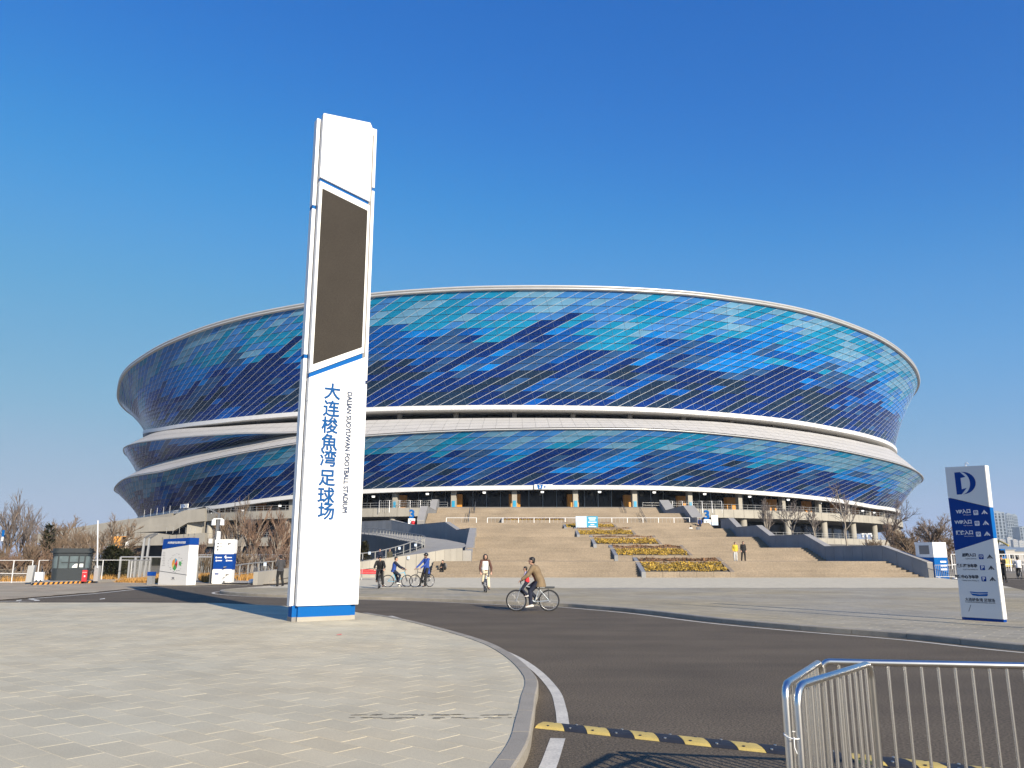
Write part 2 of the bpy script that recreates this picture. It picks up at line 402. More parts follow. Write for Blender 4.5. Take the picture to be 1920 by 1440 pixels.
m_ = MB(); rings(m_, [lambda a: (R_E - 0.6, zE(a) - 0.9), lambda a: (R_E + 0.35, zE(a) - 0.85), lambda a: (R_E + 0.45, zE(a) - 0.05), lambda a: (R_E - 0.2, zE(a) + 0.05)], -PI, PI, 360, smooth=False)
m_.build('lower_trim', K['whitemetal'], stad)
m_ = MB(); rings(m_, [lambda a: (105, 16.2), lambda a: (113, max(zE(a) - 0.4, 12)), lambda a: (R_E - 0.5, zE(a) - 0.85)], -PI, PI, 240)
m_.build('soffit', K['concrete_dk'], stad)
m_ = MB()
rings(m_, [lambda a: (R_D - 0.5, zD(a) - 0.45), lambda a: (R_D + 0.3, zD(a) - 0.40), lambda a: (R_D + 0.3, zD(a) - 0.18), lambda a: (R_D - 0.1, zD(a) - 0.12)], -PI, PI, 360)
rings(m_, [lambda a: (rC(a) - 0.5, zC(a) - 0.3), lambda a: (rC(a) + 0.25 * wt(a), zC(a) - 0.28), lambda a: (rC(a) + 0.25 * wt(a), zC(a) - 0.08), lambda a: (rC(a) - 0.1, zC(a) - 0.02)], -1.9, -0.27, 120)
m_.build('ribbon_edge', K['silver'], stad)
# ribbon cladding in separate plates, the front ones as pieces of their own
def lerp2(f, g, t): return lambda a: (f(a)[0] * (1 - t) + g(a)[0] * t, f(a)[1] * (1 - t) + g(a)[1] * t)
fD = lambda a: (R_D, zD(a)); fL = lambda a: (rL(a), zL(a)); fC = lambda a: (rC(a), zC(a)); fR = lambda a: (R_R - 0.4, zR(a)); fR2 = lambda a: (R_R - 6, zR(a) + 0.1)
m_ = MB()
rings(m_, [lambda a: (fD(a)[0] - 0.15, fD(a)[1] - 0.1), lambda a: (fL(a)[0] - 0.15, fL(a)[1] - 0.1)], -PI, PI, 240)
rings(m_, [lambda a: (fC(a)[0] - 0.15, fC(a)[1] - 0.1), lambda a: (fR(a)[0] - 0.15, fR(a)[1] - 0.1)], -PI, PI, 240)
m_.build('ribbon_backing', K['gap'], stad)
NR = 300
mr = MB(); rings(mr, [fR, fR2], -PI, PI, 240); nrp = 0
for (f0, f1) in ((fD, fL), (fC, fR)):
    for i in range(NR):
        a0 = -PI + 2 * PI * (i + 0.008) / NR; a1 = -PI + 2 * PI * (i + 0.992) / NR
        for j in range(2):
            g0 = lerp2(f0, f1, j / 2 + 0.01); g1 = lerp2(f0, f1, (j + 1) / 2 - 0.01)
            mr.add([P(a0, *g0(a0)), P(a1, *g0(a1)), P(a1, *g1(a1)), P(a0, *g1(a0))], [(0, 1, 2, 3)])
tag(mr.build('ribbon_cladding', K['ribbon'], stad), kind='stuff')
# glass mosaic
NF = 264; DA = 2 * PI / NF
def bowl(zb, zt, rb, rt, rows, slant, ek, a):
    pass
def hsh(*k): return random.Random(hash(k) & 0xffffffff).random()
def pick(t, right, rnd):
    def ch(L):
        s = rnd * sum(w_ for _, w_ in L)
        for n, w_ in L:
            s -= w_
            if s <= 0: return n
        return L[-1][0]
    if t < 0.19: return ch((('slate_dark', 5), ('navy', 2.5), ('indigo', 2.5)))
    if t < 0.40: return ch((('navy', 3.6), ('indigo', 2.6), ('slate_blue', 1.8), ('slate_dark', 1.2), ('royal', 1.6)))
    if t < 0.57: return ch((('royal', 4), ('slate_blue', 2.6), ('navy', 2), ('bright', 1.2)))
    if t < 0.70: return ch((('royal', 2.6), ('bright', 3), ('teal', 2.6), ('slate_blue', 1.2)))
    if t < 0.84: return ch((('teal', 4.5), ('sky', 3.5), ('bright', 1.5 + right), ('pale', 0.6 + 3 * right)))
    return ch((('sky', 4.2 - 2 * right), ('pale', 3.0 + 4 * right), ('teal', 1.8)))
cells = []   # (area, verts, matname, which)
fins = []
def facade(tagname, fb, ft, rows, slant, expo, a0, a1, top_off, fin_w, seed, shift=0.0, hmin=None):
    """fb, ft: theta -> (r, z) of the lower and upper edge"""
    def Sf(a, v, off=0.0):
        b = fb(a); t = ft(a)
        r = b[0] + (t[0] - b[0]) * (v ** expo) + off
        return P(a, r, b[1] + 0.05 + (t[1] - top_off - b[1] - 0.05) * v)
    rn = random.Random(seed)
    k0 = int(a0 / DA) - slant; k1 = int(a1 / DA)
    offs = {k: rn.gauss(0, 0.03) for k in range(k0, k1)}; colr = {}; tv = {}
    for j in range(rows):
        row_n = rn.gauss(0, 0.02); nz = 0
        for k in range(k0, k1):
            v0 = j / rows; v1 = (j + 1) / rows
            am = (k + slant * v0) * DA + DA * 0.5 + slant * DA / rows * 0.5
            if am < a0 or am > a1: continue
            if hmin is not None and (ft(am)[1] - fb(am)[1]) < hmin: continue
            vm = (v0 + v1) / 2
            right = min(max((am - 0.25) / 0.7, 0), 1); left = min(max((-am - 0.35) / 0.7, 0), 1)
            if k % 3 == j % 3: nz = rn.gauss(0, 0.055)
            t = vm + offs[k] + nz + row_n + 0.28 * right * vm + 0.06 * left + (0.10 if tagname == 'lower' and vm > 0.72 else 0.0) + (0.03 if vm > 0.6 else 0.0) + shift + 0.05 * math.sin(am * 7 + 1)
            lf, be = (k - 1, j), (k, j - 1); q = rn.random()
            if q < 0.20 and lf in colr and abs(tv[lf] - t) < 0.16: c = colr[lf]
            elif q < 0.60 and be in colr and abs(tv[be] - t) < 0.17: c = colr[be]
            else: c = pick(t, right, rn.random())
            colr[(k, j)] = c; tv[(k, j)] = t
    for k in range(k0, k1):
        for j in range(rows):
            if (k, j) not in colr: continue
            c = colr[(k, j)]; v0 = j / rows; v1 = (j + 1) / rows; aa = (k + slant * v0) * DA
            sh = slant * DA / rows
            ga = DA * 0.012; gv = 0.035 / rows
            q = []
            for (dv, da) in ((v0 + gv, ga), (v0 + gv, DA - ga), (v1 - gv, DA + sh - ga), (v1 - gv, sh + ga)):
                q.append(Sf(aa + da, dv))
            off_n = rn.uniform(0, 0.05)
            cen = np.mean(np.array(q), axis=0)
            d = np.array(q[1]) - np.array(q[0]); e = np.array(q[3]) - np.array(q[0])
            n = np.cross(d, e); view = np.array([0, 0, CAM_H]) - cen; dist = np.linalg.norm(view)
            ar = max(0.0, float(n @ view) / dist ** 3)
            cells.append((ar, q, c, tagname))
    for k in range(k0, k1 + 1):
        pts = [];
        for j in range(rows + 1):
            v = j / rows; a = (k + slant * v) * DA
            if a0 - 1e-6 <= a <= a1 + 1e-6 and (hmin is None or ft(a)[1] - fb(a)[1] > hmin): pts.append((a, v))
        if len(pts) < 3: continue
        mb = MB(); vs = []; hw = fin_w / 2
        for a, v in pts:
            da = hw / 120 * 1.25
            vs += [Sf(a - da, v, -0.02), Sf(a + da, v, 0.0), Sf(a + da, v, 0.018), Sf(a - da, v, 0.018)]
        fs = []
        for i in range(len(pts) - 1):
            o = i * 4
            fs += [(o + 1, o + 5, o + 6, o + 2), (o + 2, o + 6, o + 7, o + 3), (o + 3, o + 7, o + 4, o)]
        mb.add(vs, fs)
        fins.append((pts[len(pts) // 2][0], mb))
    # counter joints, thin
    mb = MB()
    for k in range(k0, k1 + slant):
        vs = []; 
        for j in range(rows + 1):
            v = j / rows; a = (k + slant - 2.6 * v) * DA
            if not (a0 <= a <= a1) or (hmin is not None and ft(a)[1] - fb(a)[1] < hmin): continue
            vs += [Sf(a - 0.00014, v, 0.03), Sf(a + 0.00014, v, 0.03)]
        if len(vs) >= 4: mb.add(vs, [(i * 2, i * 2 + 1, i * 2 + 3, i * 2 + 2) for i in range(len(vs) // 2 - 1)])
    tag(mb.build('glazing_bar', K['glazingbar'], stad), kind='stuff')
AF = 1.55
facade('upper', lambda a: (R_B, zB(a)), lambda a: (R_A, zA(a)), 16, 15, 1.45, -PI, PI, 0.95, 0.105, 11)
facade('lower', lambda a: (R_E, zE(a)), lambda a: (R_D, zD(a)), 9, 8, 1.3, -PI, PI, 0.42, 0.105, 12, 0.02)
facade('mid', fL, fC, 7, 6, 1.2, -1.9, -0.27, 0.3, 0.08, 13, -0.2, 0.6)
cells.sort(key=lambda c: -c[0])
for ar, q, c, _ in cells[:300]:
    mb = MB(); mb.add(q, [(0, 1, 2, 3)])
    cen = Vector(np.mean(np.array(q), axis=0)) ; ax = Vector((CX, CY, cen.z))
    inw = (ax - cen).normalized() * 0.08
    b2 = [Vector(p) + inw for p in q]
    mb.add(list(q) + b2, [(0, 4, 5, 1), (1, 5, 6, 2), (2, 6, 7, 3), (3, 7, 4, 0)])
    mb.build('glass_panel', GLS[c], stad)
m_ = MB()
for ar, q, c, _ in cells[300:]: m_.add(q, [(0, 1, 2, 3)], GNAMES.index(c))
tag(m_.build('glass_mosaic', GMATS, stad), kind='stuff')
back = MB(); nfin = 0
fins.sort(key=lambda f: abs(f[0]))
for a, mb in fins:
    if abs(a) < 1.25 and nfin < 290: mb.build('facade_fin', K['fin'], stad); nfin += 1
    else: back.add(mb.v, mb.f)
tag(back.build('rear_fins', K['fin'], stad), kind='stuff')
# gallery columns between ribbon and upper bowl
for k in range(-11, 12):
    a = k * 0.105 - 0.013
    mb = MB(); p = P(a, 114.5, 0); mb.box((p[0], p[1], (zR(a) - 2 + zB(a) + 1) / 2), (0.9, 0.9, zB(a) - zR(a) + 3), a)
    mb.build('gallery_column', K['concrete_dk'], stad)  # darkened concrete carries the shade of the recess
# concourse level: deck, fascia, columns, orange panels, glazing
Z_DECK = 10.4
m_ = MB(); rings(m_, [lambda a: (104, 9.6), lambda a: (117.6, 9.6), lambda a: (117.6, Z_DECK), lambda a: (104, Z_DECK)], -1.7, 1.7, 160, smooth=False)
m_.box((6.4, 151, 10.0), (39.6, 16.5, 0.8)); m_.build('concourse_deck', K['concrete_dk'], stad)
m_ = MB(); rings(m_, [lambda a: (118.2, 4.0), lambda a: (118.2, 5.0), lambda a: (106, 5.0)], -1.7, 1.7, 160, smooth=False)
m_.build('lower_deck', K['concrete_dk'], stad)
nfa = 0; rest = MB()
for (r_, z0, z1, spans) in ((118.0, 9.62, 11.3, ((-1.32, -0.125), (0.205, 1.42))), (119.2, 4.0, 5.75, ((-1.3, -0.30), (0.33, 1.42)))):
    for (s0, s1) in spans:
        n = int((s1 - s0) / 0.0215)
        for i in range(n):
            a0 = s0 + (s1 - s0) * (i + 0.012) / n; a1 = s0 + (s1 - s0) * (i + 0.988) / n
            mb = MB()
            vs = [P(a0, r_, z0), P(a1, r_, z0), P(a1, r_, z1), P(a0, r_, z1), P(a0, r_ - 0.5, z0), P(a1, r_ - 0.5, z0), P(a1, r_ - 0.5, z1), P(a0, r_ - 0.5, z1)]
            mb.add(vs, [(0, 1, 2, 3), (3, 2, 6, 7), (0, 4, 5, 1), (0, 3, 7, 4), (1, 5, 6, 2)])
            mb.build('fascia_panel', K['concrete'], stad)
for k in range(-12, 13):
    a = k * 0.105 - 0.013; p = P(a, 115.6, 0)
    mb = MB(); zt = max(zE(a), 13) + 0.6
    mb.box((p[0], p[1], (10.4 + zt) / 2), (1.0, 1.0, zt - 10.4), a); c_ = mb.build('column', K['concrete'], stad)
    if abs(k) < 4:
        q = P(a, 116.16, 0); MB().box((q[0], q[1], 11.9), (0.6, 0.08, 1.6), a).build('notice', [K['cyan']], c_)
        q = P(a, 116.2, 0); MB().box((q[0], q[1], 11.25), (0.5, 0.1, 0.4), a).build('notice', [K['white']], c_)
    q = P(a, 112.6, 0)
    MB().box((q[0], q[1], 12.3), (2.3, 1.0, 3.8), a).build('orange_panel', K['orange'], stad)
    p = P(a, 116.6, 0)
    mb = MB(); mb.tube([(p[0], p[1], 4.8), (p[0], p[1], 9.7)], 0.75, 12); mb.build('round_column', K['concrete'], stad)
    for o_ in (-0.026, 0.026, 0.0):
        p = P(a + 0.0525 + o_, 110.0, 0)
        MB().box((p[0], p[1], 13), (0.12, 0.15, 5.2), a).build('glazing_post', K['mullion'], stad)
    p = P(a + 0.05, 112.5, 0); lz = zE(a) - 0.95
    if abs(k) < 10:
        MB().tube([(p[0], p[1], lz + 0.2), (p[0], p[1], lz - 0.12)], [0.35, 0.3], 10).build('ceiling_light', K['lampwhite'], stad)
m_ = MB(); rings(m_, [lambda a: (109, 10.4), lambda a: (109, 16.5)], -1.6, 1.6, 140); rings(m_, [lambda a: (106, 0), lambda a: (106, 10)], -1.7, 1.7, 140)
m_.build('entrance_glazing', K['darkglass'], stad)
# railing on the deck edge
m_ = MB()
for (s0, s1, r_, zb_) in ((-1.2, -0.125, 117.8, 11.3), (0.205, 1.35, 117.8, 11.3), (-1.2, -0.36, 118.9, 5.75), (0.36, 1.3, 118.9, 5.75)):
    n = int((s1 - s0) / 0.017)
    for i in range(n + 1):
        a = s0 + (s1 - s0) * i / n; p = P(a, r_, zb_)
        m_.tube([p, (p[0], p[1], zb_ + 1.05)], 0.035, 4, caps=False)
    for h in (0.12, 0.55, 1.05):
        m_.tube([P(s0 + (s1 - s0) * i / 60, r_, zb_ + h) for i in range(61)], 0.035, 4)
m_.build('deck_railing', K['rail'], stad)
for (px, py, Yd) in ((1019, 913, None), (346, 949, None)):
    a, z = cyl(px, py, R_E + 0.7); p = P(a, R_E + 0.75, z)
    s_ = thing('gate_sign', 'white gate sign with blue emblem on the white trim ' + ('above the main stairs' if px > 900 else 'at the left of the stadium'), 'sign', p, a)
    MB().box((0, 0, 0), (3.6, 0.2, 0.95)).build('sign_panel', K['white'], s_, True)
    MB().ext([(-1.1, -0.11, -0.42), (-0.35, -0.11, -0.42), (-0.1, -0.11, 0.42), (-1.3, -0.11, 0.42)], (0, -0.03, 0)).build('emblem', K['blue2'], s_, True)
    text('3', 0.75, K['white'], s_, W[s_] @ Vector((-0.7, -0.15, 0)), W[s_].to_3x3() @ Vector((1, 0, 0)), (0, 0, 1), bold=0.02)
    MB().sph((0.25, -0.12, 0), (0.2, 0.04, 0.2), 10, 6).build('emblem', K['blue2'], s_, True)
# ================================================================== GROUND, ROAD, PAVEMENTS
def smooth_line(pts, n=6):
    """Catmull-Rom through 2-D points"""
    p = [np.array(q, float) for q in pts]; p = [2 * p[0] - p[1]] + p + [2 * p[-1] - p[-2]]
    out = []
    for i in range(1, len(p) - 2):
        for j in range(n):
            t = j / n
            out.append(0.5 * ((2 * p[i]) + (p[i + 1] - p[i - 1]) * t + (2 * p[i - 1] - 5 * p[i] + 4 * p[i + 1] - p[i + 2]) * t * t + (3 * p[i] - p[i - 1] - 3 * p[i + 1] + p[i + 2]) * t ** 3))
    out.append(p[-2]); return [tuple(float(c) for c in q) for q in out]
def offset(line, d):
    out = []
    for i, p in enumerate(line):
        a = np.array(line[max(i - 1, 0)]); b = np.array(line[min(i + 1, len(line) - 1)]); t = b - a; t /= max(np.linalg.norm(t), 1e-9)
        out.append((p[0] - t[1] * d, p[1] + t[0] * d))
    return out
def flat(name, poly, z, mt, kind='structure'):
    mb = MB(); mb.add([(x, y, z) for x, y in poly], [tuple(range(len(poly)))])
    o = mb.build(name, mt); 
    if kind: o['kind'] = kind
    return o
mb = MB(); n = 48
mb.add([(2900 * math.cos(2 * PI * i / n), 2900 * math.sin(2 * PI * i / n), -0.05) for i in range(n)], [tuple(range(n))])
tag(mb.build('ground', K['dirt']), kind='structure')
flat('road', [(-60, 4), (-20, -14), (45, -14), (60, 10), (75, 64.3), (36.5, 64.3), (20, 55), (-8, 56.5), (-16, 52.2), (-22, 53), (-36, 56), (-60, 60)], 0.0, K['asphalt'])
# kerb lines
isl_out = smooth_line([(-4.2, 24.2), (-3.1, 22.3), (-2.06, 20.14), (-0.63, 16.55), (0.0, 14.06), (0.33, 11.49), (0.27, 9.74), (0.21, 8.58), (0.09, 7.13), (-0.35, 5.2), (-1.5, 2.6), (-3.5, 0.2)], 6)
isl_in = offset(isl_out, -0.17)
back_edge = [(-3.5, 0.2), (-30, 0.2), (-40, 18), (-30, 28.6), (-18.35, 29.7), (-13.57, 29.7), (-10.5, 29.4), (-7.45, 27.6), (-5.4, 25.8), (-4.2, 24.2)]
isl_poly = isl_in + back_edge[1:-1] 
plz_edge = smooth_line([(13.5, 11.0), (11.2, 13.5), (9.49, 15.54), (8.41, 17.82), (6.86, 19.86), (5.42, 22.25), (3.98, 25.79), (2.54, 28.18), (1.61, 29.39), (-0.19, 30.5), (-3.39, 32.9), (-6.17, 34.2), (-10.81, 36.45), (-13.2, 38.6), (-14.3, 40.4), (-14.5, 42.7), (-13.6, 48.2), (-12.4, 52.5), (-12, 56)], 6)
plz_in = offset(plz_edge, -0.18)
plz_poly = plz_in + [(-12.0, 66.5), (34.2, 66.5), (33.6, 64.4), (30.5, 53), (27.4, 45.5), (23.8, 37.5), (16, 13)]
def kerb(name, line, d, z, mt, L=1.0, parts=True):
    root = thing(name, None, None); root['kind'] = 'structure'
    acc = 0; seg = [line[0]]; inner = offset(line, d); si = [inner[0]]
    def emit():
        if len(seg) < 2: return
        mb = MB(); k = len(seg); vs = []
        for p, q in zip(seg, si):
            vs += [(p[0], p[1], -0.03), (p[0], p[1], z - 0.02), (p[0] + (q[0] - p[0]) * 0.1, p[1] + (q[1] - p[1]) * 0.1, z), (q[0], q[1], z), (q[0], q[1], -0.03)]
        fs = []
        for i in range(k - 1):
            for j in range(4): fs.append((i * 5 + j, (i + 1) * 5 + j, (i + 1) * 5 + j + 1, i * 5 + j + 1) if d < 0 else (i * 5 + j + 1, (i + 1) * 5 + j + 1, (i + 1) * 5 + j, i * 5 + j))
        fs.append((0, 1, 2, 3, 4) if d < 0 else (4, 3, 2, 1, 0)); o = (k - 1) * 5; fs.append((o + 4, o + 3, o + 2, o + 1, o) if d < 0 else (o, o + 1, o + 2, o + 3, o + 4))
        mb.add(vs, fs); mb.build('kerb_stone', mt, root)
    # resample
    P_ = []; Q_ = []
    for i in range(len(line) - 1):
        a, b = np.array(line[i]), np.array(line[i + 1]); c, e = np.array(inner[i]), np.array(inner[i + 1])
        m = max(1, int(np.linalg.norm(b - a) / 0.25))
        for j in range(m): P_.append(a + (b - a) * j / m); Q_.append(c + (e - c) * j / m)
    P_.append(np.array(line[-1])); Q_.append(np.array(inner[-1]))
    seg = [P_[0]]; si = [Q_[0]]; acc = 0
    for i in range(1, len(P_)):
        dd = np.linalg.norm(P_[i] - P_[i - 1]); acc += dd
        if acc >= L:
            t = P_[i] - P_[i - 1]; f = max(0.0, 1 - 0.012 / max(dd, 1e-6))
            seg.append(P_[i - 1] + t * f); si.append(Q_[i - 1] + (Q_[i] - Q_[i - 1]) * f); emit()
            seg = [P_[i]]; si = [Q_[i]]; acc = 0
        else: seg.append(P_[i]); si.append(Q_[i])
    emit(); return root
kerb('island_kerb', isl_out, -0.17, 0.125, K['kerb'], 1.0)
kerb('plaza_kerb', plz_edge, -0.18, 0.125, K['kerb'], 1.0)
def inside(p, poly):
    x, y = p; c = False; j = len(poly) - 1
    for i in range(len(poly)):
        xi, yi = poly[i]; xj, yj = poly[j]
        if (yi > y) != (yj > y) and x < (xj - xi) * (y - yi) / (yj - yi) + xi: c = not c
        j = i
    return c
def clip_half(poly, a, b):   # keep left of a->b
    out = []
    def side(p): return (b[0] - a[0]) * (p[1] - a[1]) - (b[1] - a[1]) * (p[0] - a[0])
    for i in range(len(poly)):
        p, q = poly[i], poly[(i + 1) % len(poly)]; sp, sq = side(p), side(q)
        if sp >= 0: out.append(p)
        if (sp > 0 > sq) or (sp < 0 < sq):
            t = sp / (sp - sq); out.append((p[0] + (q[0] - p[0]) * t, p[1] + (q[1] - p[1]) * t))
    return out
def pave(name, poly, ztop, ang, mt, near=300, L=0.6, Wd=0.3, dmax=999, seed=1, fov=0.70):
    """running-bond paving; the stones that show largest are objects, the rest one joined part"""
    root = flat(name, poly, ztop - 0.0022, K['grout'])
    A = np.array(poly); ar = 0
    for i in range(len(poly)): ar += poly[i][0] * poly[(i + 1) % len(poly)][1] - poly[(i + 1) % len(poly)][0] * poly[i][1]
    pl = poly if ar > 0 else poly[::-1]
    u = np.array([math.cos(ang), math.sin(ang)]); v = np.array([-u[1], u[0]])
    us = A @ u; vs = A @ v; rn = random.Random(seed); items = []
    segs = [(np.array(pl[i]), np.array(pl[(i + 1) % len(pl)])) for i in range(len(pl))]
    SA = np.array([s[0] for s in segs]); SB = np.array([s[1] for s in segs]); SD = SB - SA; SL = (SD ** 2).sum(1)
    g = 0.0042
    for r in range(int(vs.min() / Wd) - 1, int(vs.max() / Wd) + 1):
        sh = (r % 2) * L / 2 + rn.uniform(-0.02, 0.02)
        for c in range(int(us.min() / L) - 2, int(us.max() / L) + 2):
            u0 = c * L + sh; v0 = r * Wd
            cen = u * (u0 + L / 2) + v * (v0 + Wd / 2)
            if cen[1] < 3.5 or cen[1] > dmax or abs(cen[0]) > fov * cen[1] + 1.5: continue
            q = [tuple(u * a + v * b) for a, b in ((u0 + g, v0 + g), (u0 + L - g, v0 + g), (u0 + L - g, v0 + Wd - g), (u0 + g, v0 + Wd - g))]
            t = np.clip(((cen - SA) * SD).sum(1) / np.maximum(SL, 1e-9), 0, 1)
            dd = np.linalg.norm(SA + SD * t[:, None] - cen, axis=1)
            ins = inside(cen, pl)
            if dd.min() > 0.36:
                if not ins: continue
            else:
                for i in np.where(dd < 0.36)[0]:
                    q = clip_half(q, segs[i][0], segs[i][1])
                    if len(q) < 3: break
                if len(q) < 3: continue
                cc = np.mean(np.array(q), axis=0)
                if not inside(cc, pl): continue
            items.append((cen[0] ** 2 + cen[1] ** 2 * (1 if cen[1] > 6.4 else 99), q))
    items.sort(key=lambda i: i[0])
    field = MB()
    for n, (d, q) in enumerate(items):
        k = len(q); tx, ty, tz = rn.uniform(-0.0025, 0.0025), rn.uniform(-0.0025, 0.0025), rn.uniform(-0.0009, 0.0009)
        c0 = np.mean(np.array(q), axis=0)
        def zz(p): return ztop + tz + (p[0] - c0[0]) * tx + (p[1] - c0[1]) * ty
        top = [(c0[0] + (p[0] - c0[0]) * 0.994, c0[1] + (p[1] - c0[1]) * 0.988, zz(p)) for p in q]
        mid = [(p[0], p[1], zz(p) - 0.002) for p in q]; low = [(p[0], p[1], ztop - 0.012) for p in q]
        fs = [tuple(range(k))] + [(k + i, k + (i + 1) % k, (i + 1) % k, i) for i in range(k)]
        if n < near:
            fs += [(2 * k + i, 2 * k + (i + 1) % k, k + (i + 1) % k, k + i) for i in range(k)]
            mb = MB(); mb.add(top + mid + low, fs); mb.build('paver', mt, root)
        else: field.add(top + mid, fs)
    if field.v: tag(field.build('paving_field', mt, root), kind='stuff')
    return root
pave('island_pavement', isl_poly, 0.115, rad(-40), K['paver'], dmax=31, seed=3)
pave('plaza', plz_poly, 0.115, rad(-40), K['paver_plaza'], dmax=44, seed=4)
def zp(y): return 0.115 if y < 43.9 else max(0.0, 0.112 * (66.5 - y) / 22.6)
mb = MB(); ap = [(-14.3, 43.9), (26.6, 43.9), (27.4, 45.5), (30.5, 53), (33.6, 64.4), (34.2, 66.5), (-12, 66.5), (-12, 56), (-12.4, 52.5), (-13.6, 48.2)]
mb.add([(x, y, zp(y + 0.001)) for x, y in ap], [tuple(range(len(ap)))]); tag(mb.build('plaza_apron', K['apron']), kind='structure')
farp = [G(-60, 1130), G(0, 1126), G(120, 1116), G(200, 1109), G(287, 1100.5), G(440, 1097), G(520, 1095.5), (-15.5, 60), (-60, 63), (-60, 40)]
pave('booth_pavement', farp, 0.03, rad(-20), K['paver_grey'], near=0, L=1.2, Wd=0.6, dmax=63, seed=5)
def ribbon(name, line, wdt, z, mt):
    a = offset(line, wdt / 2); b = offset(line, -wdt / 2); mb = MB(); k = len(line)
    mb.add([(x, y, z) for x, y in a] + [(x, y, z) for x, y in b], [(i, k + i, k + i + 1, i + 1) for i in range(k - 1)])
    o = mb.build(name, mt); o['kind'] = 'structure'; return o
ribbon('road_marking', smooth_line([(-3.6, 24.6), (-1.65, 19.6), (-0.62, 16.9), (0.0, 14.9), (0.36, 13.0), (0.55, 11.1), (0.56, 9.8), (0.53, 8.83)]), 0.13, 0.005, K['paint'])
ribbon('road_marking', smooth_line([(0.44, 8.22), (0.29, 7.1), (0.1, 6), (-0.4, 4.8)]), 0.145, 0.005, K['paint'])
ribbon('road_marking', offset(plz_edge, 0.30), 0.13, 0.005, K['paint'])
ribbon('road_marking', smooth_line([(-36, 34.0), G(0, 1128), G(60, 1122.5), G(120, 1118), G(200, 1111), G(287, 1102), G(360, 1100), G(440, 1098.3), (-16.5, 52.2)]), 0.2, 0.005, K['paint'])
# speed bump
sb = thing('speed_bump', 'yellow and black rubber speed bump across the road beside the steel barriers', 'speed bump', (0.25, 8.9, 0))
d_ = np.array([2.42 - 0.30, 7.72 - 8.83]); d_ /= np.linalg.norm(d_); n_ = np.array([-d_[1], d_[0]])
for i in range(21):
    a0 = i * 0.245; a1 = a0 + 0.24; sk = 0.10; mb = MB(); vs = []
    for a in (a0, a1):
        for wv, zz in ((-0.15, 0.002), (-0.11, 0.02), (-0.05, 0.029), (0.05, 0.029), (0.11, 0.02), (0.15, 0.002)):
            q = np.array([0.30, 8.83]) + d_ * (a - (0 if (i == 0 and a == a0) else sk * wv / 0.165)) + n_ * wv
            vs.append((q[0], q[1], zz))
    fs = [(j, 6 + j, 7 + j, j + 1) for j in range(5)] + [(0, 1, 2, 3, 4, 5), (11, 10, 9, 8, 7, 6)]
    mb.add(vs, fs)
    seg = mb.build('bump_segment', K['yellow'] if i % 2 == 0 else K['black'], sb)
    for s_ in (-0.085, 0.085):
        q = np.array([0.30, 8.83]) + d_ * (a0 + 0.12) + n_ * s_
        MB().tube([(q[0], q[1], 0.018), (q[0], q[1], 0.030)], 0.014, 8).build('bolt', K['steel'] if i % 2 else K['black'], seg)

# ================================================================== GRAND STAIRCASE
st = thing('grand_staircase', 'broad tan stone staircase with landings rising to the stadium concourse', 'staircase', (8, 66, 0))
ZL = [0.0, 1.38, 2.61, 3.90, 5.17, 6.30]
def XL(y): return float(np.interp(y, [66, 70, 71, 95, 102, 108, 119, 120, 143], [-6.6, -6.6, -4.3, -4.5, -6.5, -8.5, -13.4, -12.9, -13.1]))
def XR(y): return float(np.interp(y, [66, 69.5, 76.4, 80, 86.8, 97, 118, 143], [33.2, 31.5, 29.3, 28.7, 27.5, 26.9, 26.9, 26.2]))
def slab(y0, y1, z0, z1, nm, mt='stairstone'):
    mb = MB(); e = 0.03
    poly = [(XL(y0), y0), (XR(y0), y0), (XR(y1), y1), (XL(y1), y1)]
    mb.prism(poly, z0, z1); mb.build(nm, K[mt], st)
for i in range(5):
    y0 = 66 + 10.4 * i; z0, z1 = ZL[i], ZL[i + 1]; n = 8; rz = (z1 - z0) / n; tr = 3.4 / n
    for j in range(n):
        slab(y0 + j * tr, y0 + (j + 1) * tr + (0.02 if j < n - 1 else 0), z0 + (j - 0.6) * rz if j else z0 - 0.1, z0 + (j + 1) * rz, 'step')
    slab(y0 + 3.4, y0 + 10.4 + (0.0 if i < 4 else 1.6), z1 - 0.25, z1 - 0.003, 'landing')
for (y0, z0, z1, y1) in ((120, 6.3, 8.35, 125.2), (138, 8.35, 10.4, 143.2)):
    n = 13; rz = (z1 - z0) / n; tr = (y1 - y0) / n
    for j in range(n): slab(y0 + j * tr, y0 + (j + 1) * tr + (0.02 if j < n - 1 else 0), z0 + (j - 0.6) * rz if j else z0 - 0.1, z0 + (j + 1) * rz, 'step')
slab(125.2, 138, 8.1, 8.347, 'landing'); slab(143.2, 146, 10.1, 10.398, 'landing')
